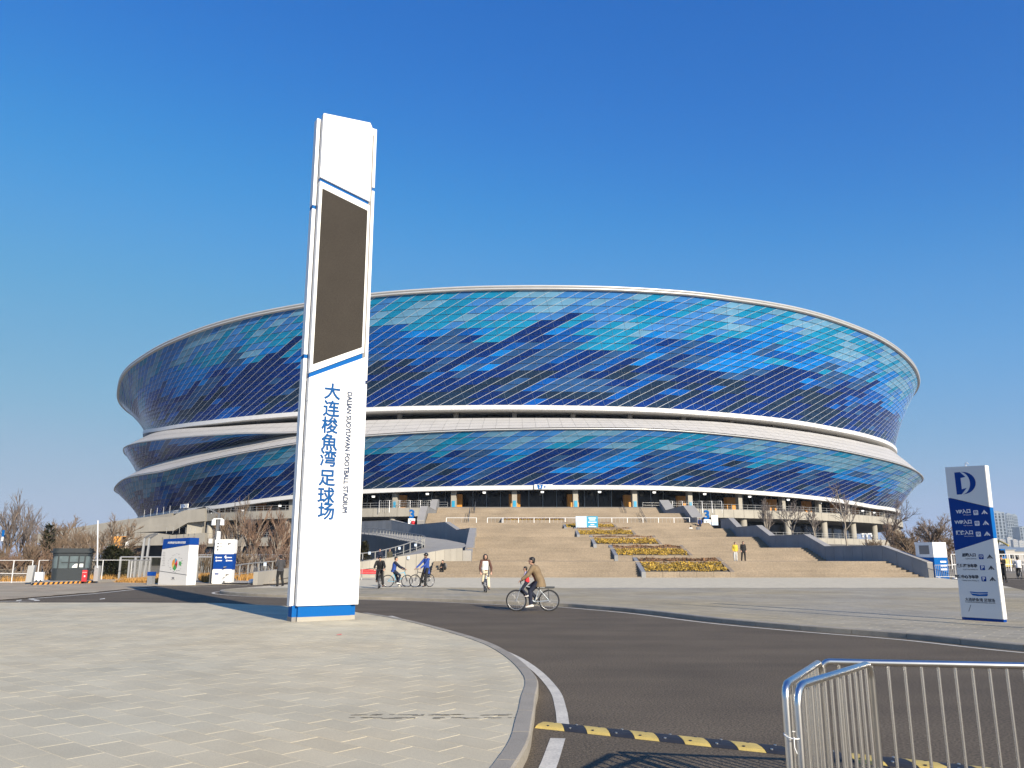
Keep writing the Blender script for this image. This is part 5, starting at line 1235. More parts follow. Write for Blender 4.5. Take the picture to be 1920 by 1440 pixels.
# second board
d2 = thing('direction_board', 'white and blue direction board with rounded corners beside the lamp pole', 'sign', (-18.75, 53.5, 0.03), -0.06)
def rounded(x0, x1, z0, z1, r): 
    o = []
    for cx_, cz_, a in ((x1 - r, z0 + r, -PI / 2), (x1 - r, z1 - r, 0), (x0 + r, z1 - r, PI / 2), (x0 + r, z0 + r, PI)):
        for i in range(4): o.append((cx_ + r * math.cos(a + PI / 2 * i / 3), -0.2, cz_ + r * math.sin(a + PI / 2 * i / 3)))
    return o
MB().ext(rounded(-0.66, 0.68, 1.88, 2.82, 0.08), (0, 0.4, 0)).build('upper_panel', K['white'], d2, True)
MB().ext(rounded(-0.70, 0.62, 0.0, 0.92, 0.08), (0, 0.4, 0)).build('lower_panel', K['white'], d2, True)
MB().ext([(-0.68, -0.19, 0.9), (0.64, -0.19, 0.9), (0.66, -0.19, 1.9), (-0.67, -0.19, 1.9)], (0, 0.38, 0)).build('blue_panel', K['blue'], d2, True)
for (x, z, s_) in ((-0.45, 2.55, 0.3), (-0.45, 2.35, 0.3), (-0.45, 2.15, 0.3)):
    localbox(d2, (x, -0.203, z), (0.09, 0.006, 0.09), 'icon_mark', 'ink'); localbox(d2, (x + 0.2, -0.203, z), (0.2, 0.006, 0.025), 'printed_line', 'gap')
for (x0, z) in ((-0.35, 1.66), (-0.32, 1.46), (0.32, 1.66), (0.36, 1.46)):
    localbox(d2, (x0 - 0.16, -0.193, z), (0.1, 0.006, 0.1), 'icon_mark', 'white'); localbox(d2, (x0 + 0.06, -0.193, z), (0.3, 0.006, 0.06), 'lettering_bar', 'white')
MB().ext([(0.02, -0.195, 1.7), (0.14, -0.195, 1.83), (0.14, -0.195, 1.56)], (0, -0.006, 0)).build('arrow', K['white'], d2, True)
for z in (2.6, 0.62): MB().ext([(0.2, -0.204, z), (0.48, -0.204, z), (0.2, -0.204, z - 0.18)], (0, -0.004, 0)).build('printed_corner', K['gap'], d2, True)
localbox(d2, (-0.4, -0.204, 0.62), (0.26, 0.006, 0.09), 'stadium_mark', 'blue'); localbox(d2, (-0.38, -0.204, 0.5), (0.4, 0.006, 0.02), 'printed_line', 'blue')
# lamp pole with cameras
lp = thing('lamp_pole', 'dark grey lamp pole with white floodlights and camera boxes', 'street lamp', (-19.6, 53.9, 0.0))
MB().tube([(0, 0, 0), (0, 0, 2.0)], [0.24, 0.19], 4, smooth=False).build('pole_base', K['polegrey'], lp, True)
MB().tube([(0, 0, 2.0), (0.12, 0, 4.55)], [0.15, 0.11], 4, smooth=False).build('pole', K['polegrey'], lp, True)
MB().tube([(0.12, 0, 4.5), (-0.25, 0, 4.68), (-0.75, 0, 4.95)], [0.07, 0.06, 0.05], 4, smooth=False).build('arm', K['polegrey'], lp, True)
for x in (-0.18, 0.38): MB().tube([(x, -0.12, 4.15), (x, -0.12, 3.78)], [0.13, 0.15], 10).build('floodlight', K['white'], lp, True)
localbox(lp, (0.1, -0.12, 4.2), (0.6, 0.08, 0.07), 'bracket', 'whitemetal')
localbox(lp, (0.24, -0.18, 2.9), (0.2, 0.2, 0.95), 'cabinet', 'white'); localbox(lp, (-0.28, -0.1, 2.75), (0.22, 0.2, 0.3), 'cabinet', 'railwhite'); 
MB().tube([(0.1, -0.1, 2.2), (0.35, -0.15, 2.1), (0.45, -0.2, 2.25)], 0.03, 5).build('camera_arm', K['darkmetal'], lp, True)
# twin lamps by the mesh fence
for i, (px, h, Y, lab) in enumerate(((263, 3.5, 62, 'taller grey street lamp with bent arm by the mesh fence'), (272.5, 3.2, 66, 'shorter grey street lamp with bent arm right of its twin'))):
    b_ = AT(px, 1060, Y); t = thing('street_lamp', lab, 'street lamp', (b_.x, Y, 0), 0, 'bent arm lamps by the mesh fence')
    tz = AT(px, 1009, Y).z
    MB().tube([(0, 0, 0), (0.15, 0, tz)], [0.12, 0.09], 4, smooth=False).build('pole', K['rail'], t, True)
    MB().tube([(0.15, 0, tz), (0.5, 0, tz + 0.22), (0.95 if i == 0 else 0.75, 0, tz + 0.36)], [0.09, 0.08, 0.06], 4, smooth=False).build('arm', K['polegrey'], t, True)
# off to the right of the frame: the street lamp whose thin shadow crosses the plaza
t = thing('street_lamp', 'tall street lamp at the kerb right of the grey sign', 'street lamp', (15.9, 12.6, 0.1), 0)
MB().tube([(0, 0, 0), (0, 0, 8.2)], [0.09, 0.06], 8).build('pole', K['rail'], t, True); MB().tube([(0, 0, 8.2), (-0.6, 0.9, 8.5)], 0.05, 6).build('arm', K['rail'], t, True)
# guard booth
isl = thing('booth_kerb', 'orange and black striped kerb island under the guard booth', 'kerb', (-29.6, 50.9, 0.03))
ipoly = [G(58, 1098), G(178, 1093.5), (-28.4, 59.0), (-34.0, 58.0)]
MB().prism(ipoly, 0.0, 0.16).build('kerb_top', K['concrete'], isl)
a, b_ = Vector((*ipoly[0], 0)), Vector((*ipoly[1], 0)); n = 26
for i in range(n):
    p, q = a.lerp(b_, i / n), a.lerp(b_, (i + 1) / n); nn = Vector((b_.y - a.y, -(b_.x - a.x), 0)).normalized() * 0.012; sk = (b_ - a).normalized() * 0.06
    mb = MB(); mb.ext([p + nn - sk, q + nn - sk, q + nn + sk + Vector((0, 0, 0.17)), p + nn + sk + Vector((0, 0, 0.17))], -nn * 0.9); mb.build('stripe', K['orangestripe'] if i % 2 else K['black'], isl)
bo = thing('guard_booth', 'small dark grey guard booth with large windows and banded roof', 'booth', (-30.35, 56.6, 0.16), 0.42)
def rrect(hx, hy, r):
    o = []
    for cx_, cy_, a_ in ((hx - r, -hy + r, -PI / 2), (hx - r, hy - r, 0), (-hx + r, hy - r, PI / 2), (-hx + r, -hy + r, PI)):
        for i in range(5): o.append((cx_ + r * math.cos(a_ + PI / 2 * i / 4), cy_ + r * math.sin(a_ + PI / 2 * i / 4)))
    return o
MB().prism(rrect(1.15, 0.95, 0.35), 0, 0.82).build('lower_wall', K['booth'], bo, True)
MB().prism(rrect(1.12, 0.92, 0.33), 0.82, 1.66).build('window_band', K['boothglass'], bo, True)
for x, y in ((-0.8, -0.95), (-0.15, -0.95), (0.45, -0.95), (0.82, -0.95), (1.15, -0.55), (1.15, 0.1), (1.15, 0.6), (-1.15, -0.5), (-1.15, 0.2), (-1.15, 0.6)): localbox(bo, (x * 0.985, y * 0.985, 1.24), (0.09, 0.09, 0.86), 'window_post', 'booth')
for y in (1.2,): 
    localbox(bo, (0.1, -0.935, y), (1.4, 0.04, 0.05), 'window_bar', 'booth'); localbox(bo, (1.135, 0, y), (0.04, 1.2, 0.05), 'window_bar', 'booth')
MB().prism(rrect(1.2, 1.0, 0.38), 1.66, 1.84).build('roof_band', K['booth'], bo, True); MB().prism(rrect(1.32, 1.12, 0.42), 1.84, 1.97).build('roof_band', K['booth'], bo, True); MB().prism(rrect(1.22, 1.02, 0.4), 1.97, 2.14).build('roof', K['booth'], bo, True)
localbox(bo, (0.62, -0.94, 1.0), (0.22, 0.01, 0.22), 'paper', 'white'); MB().ext([(0.05, -0.945, 0.86), (0.38, -0.945, 0.86), (0.38, -0.945, 1.12), (0.25, -0.945, 1.1), (0.12, -0.945, 1.0)], (0, 0.01, 0)).build('paper', K['white'], bo, True)
# barrier gate with raised boom
bg = thing('boom_gate', 'parking gate with raised white boom and grey cabinet', 'boom gate', (-27.6, 54.6, 0.16))
localbox(bg, (0.05, 0, 0.5), (0.3, 0.3, 1.0), 'cabinet', 'rail')
MB().box((0.1, -0.1, 0.0), (0.01, 0.01, 0.01))
e = AT(186, 976, 54.6) - Vector((-27.6, 54.6, 0.16)); MB().tube([(0.1, -0.17, 0.85), tuple(e + Vector((0, -0.17, 0)))], 0.045, 6).build('boom', K['whitemetal'], bg, True)
rb = thing('red_box', 'red cabinet with a white emblem standing by the boom gate', 'cabinet', (-28.05, 54.0, 0.16), 0.3)
localbox(rb, (0, 0, 0.36), (0.28, 0.3, 0.72), 'body', 'red'); localbox(rb, (0, 0, 0.79), (0.24, 0.26, 0.14), 'cap', 'ink'); localbox(rb, (0.02, -0.155, 0.33), (0.08, 0.01, 0.1), 'emblem', 'white'); localbox(rb, (0.0, -0.155, 0.58), (0.26, 0.01, 0.015), 'line', 'white')
gc = thing('ticket_cabinet', 'grey slanted cabinet left of the guard booth', 'cabinet', (-30.8, 52.6, 0.16), 0.2)
MB().ext([(-0.2, -0.18, 0), (0.16, -0.18, 0), (0.24, -0.18, 1.05), (-0.14, -0.18, 1.02)], (0, 0.36, 0)).build('body', K['rail'], gc, True)
wb_ = thing('white_box', 'white box with two black wheels in front of the booth', 'box', (-30.15, 52.5, 0.16), 0.2)
localbox(wb_, (0, 0, 0.34), (0.46, 0.35, 0.56), 'body', 'white')
for x in (-0.1, 0.14): MB().tube([(x, -0.19, 0.07), (x, -0.1, 0.07)], 0.07, 10).build('wheel', K['black'], wb_, True)
localbox(wb_, (0, -0.178, 0.5), (0.2, 0.01, 0.02), 'printed_line', 'ink')
# fences
def rail_fence(pts, label, h, mt, hor, step, barstep, name='rail_fence', post=0.07, barr=0.018, wire=None, lean=0.0):
    t = thing(name, label, 'fence', (pts[0][0], pts[0][1], 0.0)); n_bars = 0; rest = MB()
    for i in range(len(pts) - 1):
        a, b_ = Vector((*pts[i], 0)), Vector((*pts[i + 1], 0)); L_ = (b_ - a).length
        for z in hor: MB().tube([a + Vector((0, 0, z * h)), b_ + Vector((0, 0, z * h))], post * 0.45, 6).build('rail', K[mt], t)
        n = max(1, round(L_ / step))
        for j in range(n + (i == len(pts) - 2)):
            p = a.lerp(b_, j / n); MB().box((p.x, p.y, h / 2), (post, post, h)).build('post', K[mt], t)
        if barstep:
            m = int(L_ / barstep)
            for j in range(1, m):
                p = a.lerp(b_, j / m); o = MB().tube([(p.x, p.y, hor[0] * h), (p.x, p.y, h * hor[-1])], barr, 4, caps=False)
                if n_bars < 290: o.build('bar', K[wire or mt], t); n_bars += 1
                else: rest.add(o.v, o.f)
    if rest.v: tag(rest.build('more_bars', K[wire or mt], t), kind='stuff')
    return t
rail_fence([(-41, 55.2), (-33.6, 55.3), (-32.5, 55.6)], 'white pipe fence left of the guard booth', 1.5, 'whitemetal', (0.05, 0.42, 1.0), 2.4, 0, post=0.05)
rail_fence([(-32.3, 56.0), (-28.5, 61.5)], 'white pipe fence section directly behind the grey cabinet', 1.5, 'whitemetal', (0.05, 1.0), 2.0, 0, post=0.05)
rail_fence([(-29.9, 62.6), (-26.4, 62.4), (-22.6, 62.2)], 'green mesh fence with grey posts behind the boom gate', 1.72, 'rail', (0.04, 1.0), 1.15, 0.09, 'mesh_fence', 0.13, 0.009, 'evergreen2')
rail_fence([(-27.4, 68.0), (-24.2, 67.5), (-17.5, 64.5)], 'pale vertical bar fence behind the map board', 2.0, 'rail', (0.06, 0.95), 2.2, 0.16, 'bar_fence', 0.09, 0.022)
rail_fence([(-26.8, 57.4), (-26.5, 60.0)], 'short grey fence right of the guard booth', 1.5, 'rail', (0.05, 1.0), 1.2, 0.12, 'bar_fence', 0.09, 0.014)
# bench and bin
be = thing('bench', 'red slatted bench with metal legs right of the pylon', 'bench', (-10.5, 60.3, zp(60)), 0.08)
for i in range(3): localbox(be, (0, 0.18 + 0.03 * i, 0.52 + 0.115 * i), (1.25, 0.035, 0.10), 'back_slat', 'red')
for i in range(4): localbox(be, (0, 0.10 - i * 0.115, 0.43), (1.25, 0.095, 0.035), 'seat_slat', 'brownw' if 'brownw' in K else 'cladding')
for x in (-0.52, 0.52):
    MB().tube([(x, -0.24, 0), (x, -0.22, 0.4), (x, 0.12, 0.42), (x, 0.26, 0.84)], 0.025, 6).build('leg', K['rail'], be, True); MB().tube([(x, 0.2, 0), (x, 0.12, 0.42)], 0.025, 6).build('leg', K['rail'], be, True)
lb = thing('litter_bin', 'dark litter bin beside the red bench', 'bin', (-11.55, 60.0, zp(60))); MB().tube([(0, 0, 0), (0, 0, 0.85)], [0.24, 0.26], 12).build('body', K['darkmetal'], lb, True); MB().tube([(0, 0, 0.85), (0, 0, 0.95)], [0.28, 0.22], 12).build('lid', K['black'], lb, True)
for i, (px, py, Y, lab) in enumerate(((693, 1037, 70.5, 'small pale blue plate on the ramp railing nearest the pylon'), (749, 1028, 74.5, 'small pale blue plate on the ramp railing in the middle of the bend'), (779, 1022, 77, 'smallest pale blue plate on the ramp railing farthest right'), (766, 1046, 68.6, 'small pale blue plate fixed on the front of the ramp wall'), (497, 1058, 58, 'small white plate on the railing by the bare trees left of the pylon'))):
    a = AT(px, py, Y); t = thing('notice_plate', lab, 'sign', tuple(a)); localbox(t, (0, 0, 0), (0.2, 0.03, 0.24), 'plate', 'paleblue'); localbox(t, (0, -0.018, -0.07), (0.15, 0.008, 0.08), 'print', 'white')
# number signs and the poster board on the stairs
def number_sign(x, y, z, lab, red):
    t = thing('number_sign', lab, 'sign', (x, y, z))
    localbox(t, (0, 0, 0.42), (1.0, 0.7, 0.84), 'base_box', 'white'); localbox(t, (-0.1, -0.36, 0.5), (0.18, 0.02, 0.14), 'print', 'ink')
    text('3', 1.75, K['blue2'], t, (x, y - 0.1, z + 1.42), (1, 0, 0), (0, 0, 1), bold=0.06, depth=0.18)
    if red: MB().sph((0.25, -0.5, 0.22), 0.32, 14, 10).build('red_ball', K['red'], t, True)
number_sign(28.1, 117.0, 6.2, 'blue number three standing on a white box right of the landing railing', False)
number_sign(-14.9, 120.6, 6.5, 'blue number three with a red ball at the left of the stairs', True)
t = thing('info_stand', 'white panel with blue foot beside the number three on the right', 'sign', (29.3, 117.2, 6.2)); localbox(t, (0, 0, 0.95), (0.95, 0.1, 1.0), 'panel', 'white'); localbox(t, (0, 0, 0.25), (0.95, 0.1, 0.45), 'blue_foot', 'paleblue')
t = thing('poster_board', 'pale and bright blue poster board standing above the planters', 'poster', (9.85, 107.0, 5.17))
localbox(t, (-0.72, 0, 1.05), (1.44, 0.12, 1.55), 'pale_half', 'paleblue'); localbox(t, (0.74, 0, 1.05), (1.46, 0.12, 1.55), 'blue_half', 'cyan'); localbox(t, (0, 0.05, 0.15), (2.6, 0.08, 0.3), 'stand', 'rail')
for z, w_ in ((1.6, 1.0), (1.35, 0.8), (1.05, 1.1), (0.75, 0.5), (0.5, 1.0)): localbox(t, (0.74, -0.064, z), (w_, 0.01, 0.12), 'lettering_bar', 'white')
for x, z, w_, h_ in ((-1.1, 0.8, 0.25, 0.3), (-0.6, 1.0, 0.5, 0.2), (-0.35, 0.7, 0.3, 0.3)): localbox(t, (x, -0.064, z), (w_, 0.01, h_), 'print', 'white')
# white framed fences on the deck beside the stairs
def deck_fence(px0, px1, Y, z, h, lab):
    a, b_ = AT(px0, 950, Y), AT(px1, 950, Y); t = thing('temporary_fence', lab, 'fence', (a.x, Y, z)); n = max(2, int((b_.x - a.x) / 1.9))
    for i in range(n):
        x0 = a.x + (b_.x - a.x) * i / n; x1 = a.x + (b_.x - a.x) * (i + 0.97) / n
        MB().tube([(x0, Y, z), (x0, Y, z + h), (x1, Y, z + h), (x1, Y, z)], 0.06, 5).build('frame', K['whitemetal'], t)
        for q in range(1, 5): MB().tube([(x0 + (x1 - x0) * q / 5, Y, z), (x0 + (x1 - x0) * q / 5, Y, z + h)], 0.02, 4).build('bar', K['rail'], t)
deck_fence(711, 808, 161, 10.4, 2.4, 'white framed temporary fence on the deck left of the stairs')
deck_fence(1243, 1354, 163, 10.4, 2.4, 'white framed temporary fence on the deck right of the stairs')
# right side: info cube, crowd barriers, camera mast
ic = thing('info_cube', 'white and blue information cube behind the grey barriers', 'kiosk', (34.3, 66.9, 0.0), 0.45)
localbox(ic, (0, 0, 0.85), (1.6, 1.6, 1.7), 'lower_block', 'blue2'); localbox(ic, (0, 0, 2.3), (1.62, 1.62, 1.2), 'upper_block', 'white'); localbox(ic, (-0.815, 0, 2.3), (0.02, 0.9, 0.7), 'grey_plate', 'gap')  # flat grey plate on the side face, no hollow behind it
localbox(ic, (-0.25, -0.815, 2.3), (0.3, 0.02, 0.25), 'print', 'paleblue')
for z in (1.35, 1.05, 0.75): localbox(ic, (0.25, -0.806, z), (0.7, 0.02, 0.14), 'lettering_bar', 'white'); localbox(ic, (-0.806, 0.1, z), (0.02, 0.6, 0.1), 'lettering_bar', 'paleblue')
for i in range(3):
    x0 = 33.6 + i * 1.62; t = thing('crowd_barrier', ('grey crowd barrier section touching the end of the stairs parapet', 'grey crowd barrier section in the middle of the row by the kiosk', 'grey crowd barrier section partly hidden by the grey sign')[i], 'barrier', (x0, 65.2, 0.0), 0.0, 'grey barriers beside the stairs')
    MB().tube([(0, 0, 0.1), (0, 0, 1.1), (1.58, 0, 1.1), (1.58, 0, 0.1)], 0.03, 6).build('frame', K['rail'], t, True)
    MB().tube([(0, 0, 0.2), (1.58, 0, 0.2)], 0.025, 5).build('bottom_rail', K['rail'], t, True)
    for q in range(1, 11): MB().tube([(1.58 * q / 11, 0, 0.2), (1.58 * q / 11, 0, 1.1)], 0.014, 4).build('bar', K['rail'], t, True)
    for x in (0.15, 1.4): MB().sph((x, -0.1, 0.07), (0.16, 0.25, 0.08), 8, 5).build('foot', K['white'], t, True)
a = AT(1626, 1026, 92); t = thing('camera_mast', 'short white mast with surveillance cameras behind the right parapet', 'camera mast', (a.x, 92, 2.0)); h = AT(1622, 1001, 92).z - 2.0
MB().tube([(0, 0, 0), (0, 0, h)], 0.14, 8).build('mast', K['white'], t, True); localbox(t, (0, 0, h), (1.3, 0.12, 0.12), 'arm', 'white')
for x in (-0.5, 0, 0.5): MB().tube([(x, -0.15, h - 0.1), (x, -0.15, h - 0.4)], 0.12, 8).build('camera', K['white'], t, True)
bl = thing('banner_flag', 'tall narrow blue and white flag at the far left among the trees', 'flag', (-39.0, 62.0, 0.0))
MB().tube([(0, 0, 0), (0, 0, 3.0)], 0.05, 6).build('pole', K['rail'], bl, True); a = AT(6, 1000, 62); 
MB().box((a.x + 39.0, 0, a.z), (0.16, 0.05, 0.5)).build('blue_cloth', K['blue2'], bl, True); MB().box((a.x + 39.0, 0, a.z - 0.42), (0.13, 0.05, 0.32)).build('white_cloth', K['white'], bl, True)
# litter on the ground
rn = random.Random(9)
lt = thing('paper_scrap', 'scrap of red paper lying on the pale paving in front of the pylon', 'litter', (*G(632, 1191, 0.12), 0.12)); MB().ext([(0, 0, 0.004), (0.09, 0.02, 0.012), (0.07, 0.08, 0.02), (-0.02, 0.05, 0.006)], (0, 0, 0.004)).build('scrap', K['red'], lt, True)
for px, py, lab in ((30, 1127, 'larger white paper scrap on the asphalt at the far left'), (26, 1132, 'smaller white paper scrap on the asphalt at the far left'), (187, 1124, 'single white paper scrap on the road left of the pylon shadow')):
    lt = thing('paper_scrap', lab, 'litter', (*G(px, py, 0.0), 0.0)); MB().ext([(0, 0, 0.006), (0.2, 0.02, 0.03), (0.15, 0.12, 0.04), (-0.04, 0.08, 0.01)], (0, 0, 0.005)).build('scrap', K['white'], lt, True)
rk = thing('white_rock', 'white painted rock at the end of the low ramp wall', 'rock', (*G(474, 1095, 0.03), 0.03)); MB().sph((0, 0, 0.12), (0.34, 0.2, 0.22), 7, 5).build('stone', K['white'], rk, True)
mb = MB(); rn = random.Random(31)
for i in range(46):
    for row, yy in enumerate((1340, 1346)):
        if rn.random() < 0.45: continue
        px = 655 + i * 7.1 + rn.uniform(-3, 3); a_ = G(px, yy + rn.uniform(-1, 1), 0.1185); L_ = rn.uniform(0.02, 0.075)
        mb.add([(a_[0] - L_, a_[1] - 0.012, 0.1185), (a_[0] + L_, a_[1] - 0.006, 0.1185), (a_[0] + L_ * 0.9, a_[1] + 0.014, 0.1185), (a_[0] - L_ * 0.8, a_[1] + 0.012, 0.1185)], [(0, 1, 2, 3)])
K['tyre_mark'] = mat('dark_tyre_mark', (0.20, 0.185, 0.15), 0.9); tag(mb.build('tyre_marks', K['tyre_mark']), kind='stuff')
# ================================================================== TREES AND SHRUBS
def grow(seed, h, levels, nb, spread, upb, r0, stems=1, base_spread=0.15, shrink=0.68, first=0.28, wob=0.12):
    rn = random.Random(seed); trunk = MB(); crown = MB(); cnt = [0]
    def br(p, d, L, r, lv):
        if cnt[0] > 2600: return
        cnt[0] += 1; segs = 3 if lv < 2 else 2; pts = [p]; q = p; dd = d
        for s_ in range(segs):
            dd = (dd + Vector((rn.gauss(0, wob), rn.gauss(0, wob), rn.gauss(0.02, wob * 0.7)))).normalized(); q = q + dd * (L / segs); pts.append(q)
        rr = [r * (1 - 0.55 * i / segs) for i in range(segs + 1)]
        (trunk if lv <= 1 else crown).tube(pts, rr, 5 if lv <= 1 else 3, caps=False, smooth=lv <= 1)
        if lv >= levels: return
        n = nb if lv else nb + 2
        for i in range(n):
            f = first + (1 - first) * (i + rn.random()) / n if lv == 0 else 0.25 + 0.75 * (i + rn.random()) / n
            k = min(int(f * segs), segs - 1); b0 = pts[k].lerp(pts[k + 1], f * segs - k)
            a = rn.uniform(0, 2 * PI); ou = Vector((math.cos(a), math.sin(a), 0)); ou = (ou - dd * ou.dot(dd)).normalized()
            nd = (dd + ou * spread * rn.uniform(0.6, 1.3) + Vector((0, 0, upb))).normalized()
            br(b0, nd, L * shrink * rn.uniform(0.7, 1.1) * (1.15 - 0.45 * f), max(r * 0.60, 0.011), lv + 1)
    for s_ in range(stems):
        a = 2 * PI * (s_ + rn.random() * 0.6) / stems; tilt = base_spread * rn.uniform(0.5, 1.3) if stems > 1 else rn.uniform(0, 0.04)
        br(Vector((0.05 * math.cos(a), 0.05 * math.sin(a), -0.1)), Vector((math.cos(a) * tilt, math.sin(a) * tilt, 1)).normalized(), h * (0.62 if stems == 1 else 0.55) * rn.uniform(0.85, 1.1), r0, 0)
    return trunk, crown
def bare(name, label, x, y, z, seed, h, bm, tm, cat='tree', group='bare winter trees', **kw):
    t = thing(name, label, cat, (x, y, z), 0, group); tr, cr = grow(seed, h, **kw)
    tr.build('trunk' if cat == 'tree' else 'stems', K[bm], t, True); cr.build('crown', K[tm], t, True); return t
def needle(name, label, x, y, z, seed, h, w_, mt, n, cat='tree', group=None, cone=True, ln=0.3):
    t = thing(name, label, cat, (x, y, z), 0, group); rn = random.Random(seed)
    MB().tube([(0, 0, 0), (0.05, 0, h * 0.95)], [0.05 * h * 0.5, 0.015], 6).build('trunk', K['bark'], t, True)
    c = MB()
    for i in range(n):
        f = rn.random() ** 0.8; zz = h * (0.06 + 0.94 * f); R = w_ * ((1 - f) ** 0.7 if cone else math.sqrt(max(0.02, 1 - (2 * f - 0.9) ** 2))) * (0.75 + 0.35 * math.sin(7 * f + 3 * seed) * math.sin(i * 0.01)); a = rn.uniform(0, 2 * PI); r_ = R * (rn.random() ** 0.4)
        p = Vector((r_ * math.cos(a), r_ * math.sin(a), zz)); d = Vector((math.cos(a), math.sin(a), rn.uniform(-0.2, 0.9))).normalized(); s_ = ln * rn.uniform(0.5, 1.2); b_ = Vector((-d.y, d.x, rn.uniform(-0.4, 0.4))) * s_ * 0.16
        c.add([p, p + d * s_ * 0.5 + b_, p + d * s_, p + d * s_ * 0.5 - b_], [(0, 1, 2, 3)])
    c.build('foliage', K[mt], t, True); return t
SHR = dict(levels=4, nb=3, spread=0.5, upb=0.2, r0=0.05, stems=8, base_spread=0.42)
TRE = dict(levels=4, nb=4, spread=0.75, upb=0.15, r0=0.11, stems=1)
UPR = dict(levels=4, nb=4, spread=0.42, upb=0.35, r0=0.10, stems=2, base_spread=0.1, shrink=0.72)
# far left belt
L_ = [('bare_tree', 'tall grey bare tree at the far left edge of the photo', 10, 64, 6.9, 'bark', 'twiggrey', 'tree', UPR), ('bare_tree', 'grey bare tree with upright crown left of the dark evergreen', 36, 68, 6.0, 'bark', 'twiggrey', 'tree', UPR),
      ('bare_tree', 'small thin bare tree behind the white pipe fence', 62, 63, 3.0, 'barkpale', 'twig', 'tree', TRE), ('bare_shrub', 'brown bare shrub left of the guard booth', 45, 61, 3.4, 'bark', 'twig', 'shrub', SHR),
      ('bare_shrub', 'low reddish shrub behind the white fence at far left', 18, 60, 2.6, 'bark', 'twigred', 'shrub', SHR), ('bare_shrub', 'broad brown shrub directly behind the guard booth', 100, 66, 4.6, 'bark', 'twig', 'shrub', SHR),
      ('bare_tree', 'bare tree with a wide fan of branches above the guard booth', 135, 70, 6.6, 'bark', 'twig', 'tree', dict(TRE, stems=3, base_spread=0.35)), ('bare_shrub', 'tall tan shrub right of the guard booth', 165, 66, 4.6, 'barkpale', 'twig', 'shrub', SHR),
      ('bare_tree', 'bare tree leaning over the concrete wall behind the boom gate', 195, 68, 5.8, 'bark', 'twig', 'tree', dict(TRE, stems=3, base_spread=0.4)), ('bare_shrub', 'thin tangled shrub behind the mesh fence', 212, 66, 3.4, 'barkpale', 'twig', 'shrub', SHR),
      ('bare_shrub', 'low brown shrub between the two far left trees', 78, 62, 2.9, 'bark', 'twigred', 'shrub', SHR), ('bare_shrub', 'dense brown shrub at the left edge behind the fence', -8, 61, 3.2, 'bark', 'twig', 'shrub', SHR),
      ('bare_shrub', 'tan shrub between the booth and the leaning tree', 122, 64, 3.6, 'barkpale', 'twig', 'shrub', SHR), ('bare_shrub', 'reddish brown shrub far back on the left', 70, 76, 5.0, 'bark', 'twigred', 'shrub', SHR),
      ('bare_tree', 'hazy thin tree far back between the left trees', 62, 92, 6.5, 'bark', 'twiggrey', 'tree', TRE), ('bare_tree', 'faint grey tree far back above the evergreen', 92, 96, 6.5, 'bark', 'twiggrey', 'tree', UPR),
      ('bare_shrub', 'wide brown shrub at the foot of the side staircase', 150, 82, 5.2, 'bark', 'twig', 'shrub', SHR), ('bare_shrub', 'wispy shrub in front of the concrete wall right of the boom', 228, 80, 3.6, 'bark', 'twig', 'shrub', SHR)]
for i, (nm, lab, px, Y, h, bm, tm, cat, kw) in enumerate(L_):
    a = AT(px, 1070, Y); bare(nm, lab, a.x, Y, 0.0, 100 + i, h, bm, tm, cat, 'bare trees and shrubs on the left', **kw)
for i, (lab, px, Y, h, w_, mt, n) in enumerate((('dark evergreen bush rising between the bare trees', 84, 65, 4.2, 1.1, 'evergreen', 700), ('olive dark cypress clump behind the mesh fence', 208, 65, 2.5, 1.25, 'evergreen', 2000), ('second dark cypress bush right in front of the dark undercroft', 232, 66, 2.2, 1.25, 'evergreen', 2000))):
    a = AT(px, 1070, Y); needle('evergreen', lab, a.x, Y, 0, 40 + i, h, w_, mt, n, 'tree', 'evergreens on the left', i == 0, 0.42)
# in front of the stadium, left of the pylon
L_ = [('tall pale bare tree with many upright stems left of the lamp pole', 418, 72, 7.2, 'barkpale', 'twig', UPR), ('tall pale bare tree between the white board and the pylon', 470, 70, 6.2, 'barkpale', 'twigred', dict(UPR, stems=3)), ('pale bare tree closest to the left edge of the pylon', 512, 69, 5.6, 'barkpale', 'twigred', dict(UPR, stems=3)),
      ('thin bare tree in front of the deck above the map board', 440, 84, 7.4, 'barkpale', 'twiggrey', UPR), ('reddish bare tree hidden partly by the pylon', 545, 72, 5.4, 'bark', 'twigred', dict(UPR, stems=4, base_spread=0.3)), ('forked bare tree behind the man in dark grey', 495, 64, 4.0, 'barkpale', 'twigred', dict(SHR, stems=4)),
      ('dark brown undergrowth tree behind the direction board', 452, 62, 2.9, 'bark', 'twig', SHR), ('brown bare shrub behind the low wall left of the pylon', 525, 62, 3.0, 'bark', 'twigred', SHR), ('reddish crown rising above the map board', 362, 90, 4.6, 'bark', 'twigred', SHR), ('dark tangled shrub beside the lamp pole', 385, 68, 2.8, 'bark', 'twig', SHR)]
for i, (lab, px, Y, h, bm, tm, kw) in enumerate(L_):
    a = AT(px, 1070, Y); bare('bare_tree', lab, a.x, Y, 0.0, 200 + i, h, bm, tm, 'tree', 'bare trees left of the pylon', **kw)
a = AT(683, 1050, 76); needle('evergreen', 'small olive evergreen just right of the pylon below the ramp', a.x, 76, 0.0, 60, 3.1, 0.9, 'evergreen2', 1500, 'tree', None, True, 0.35)
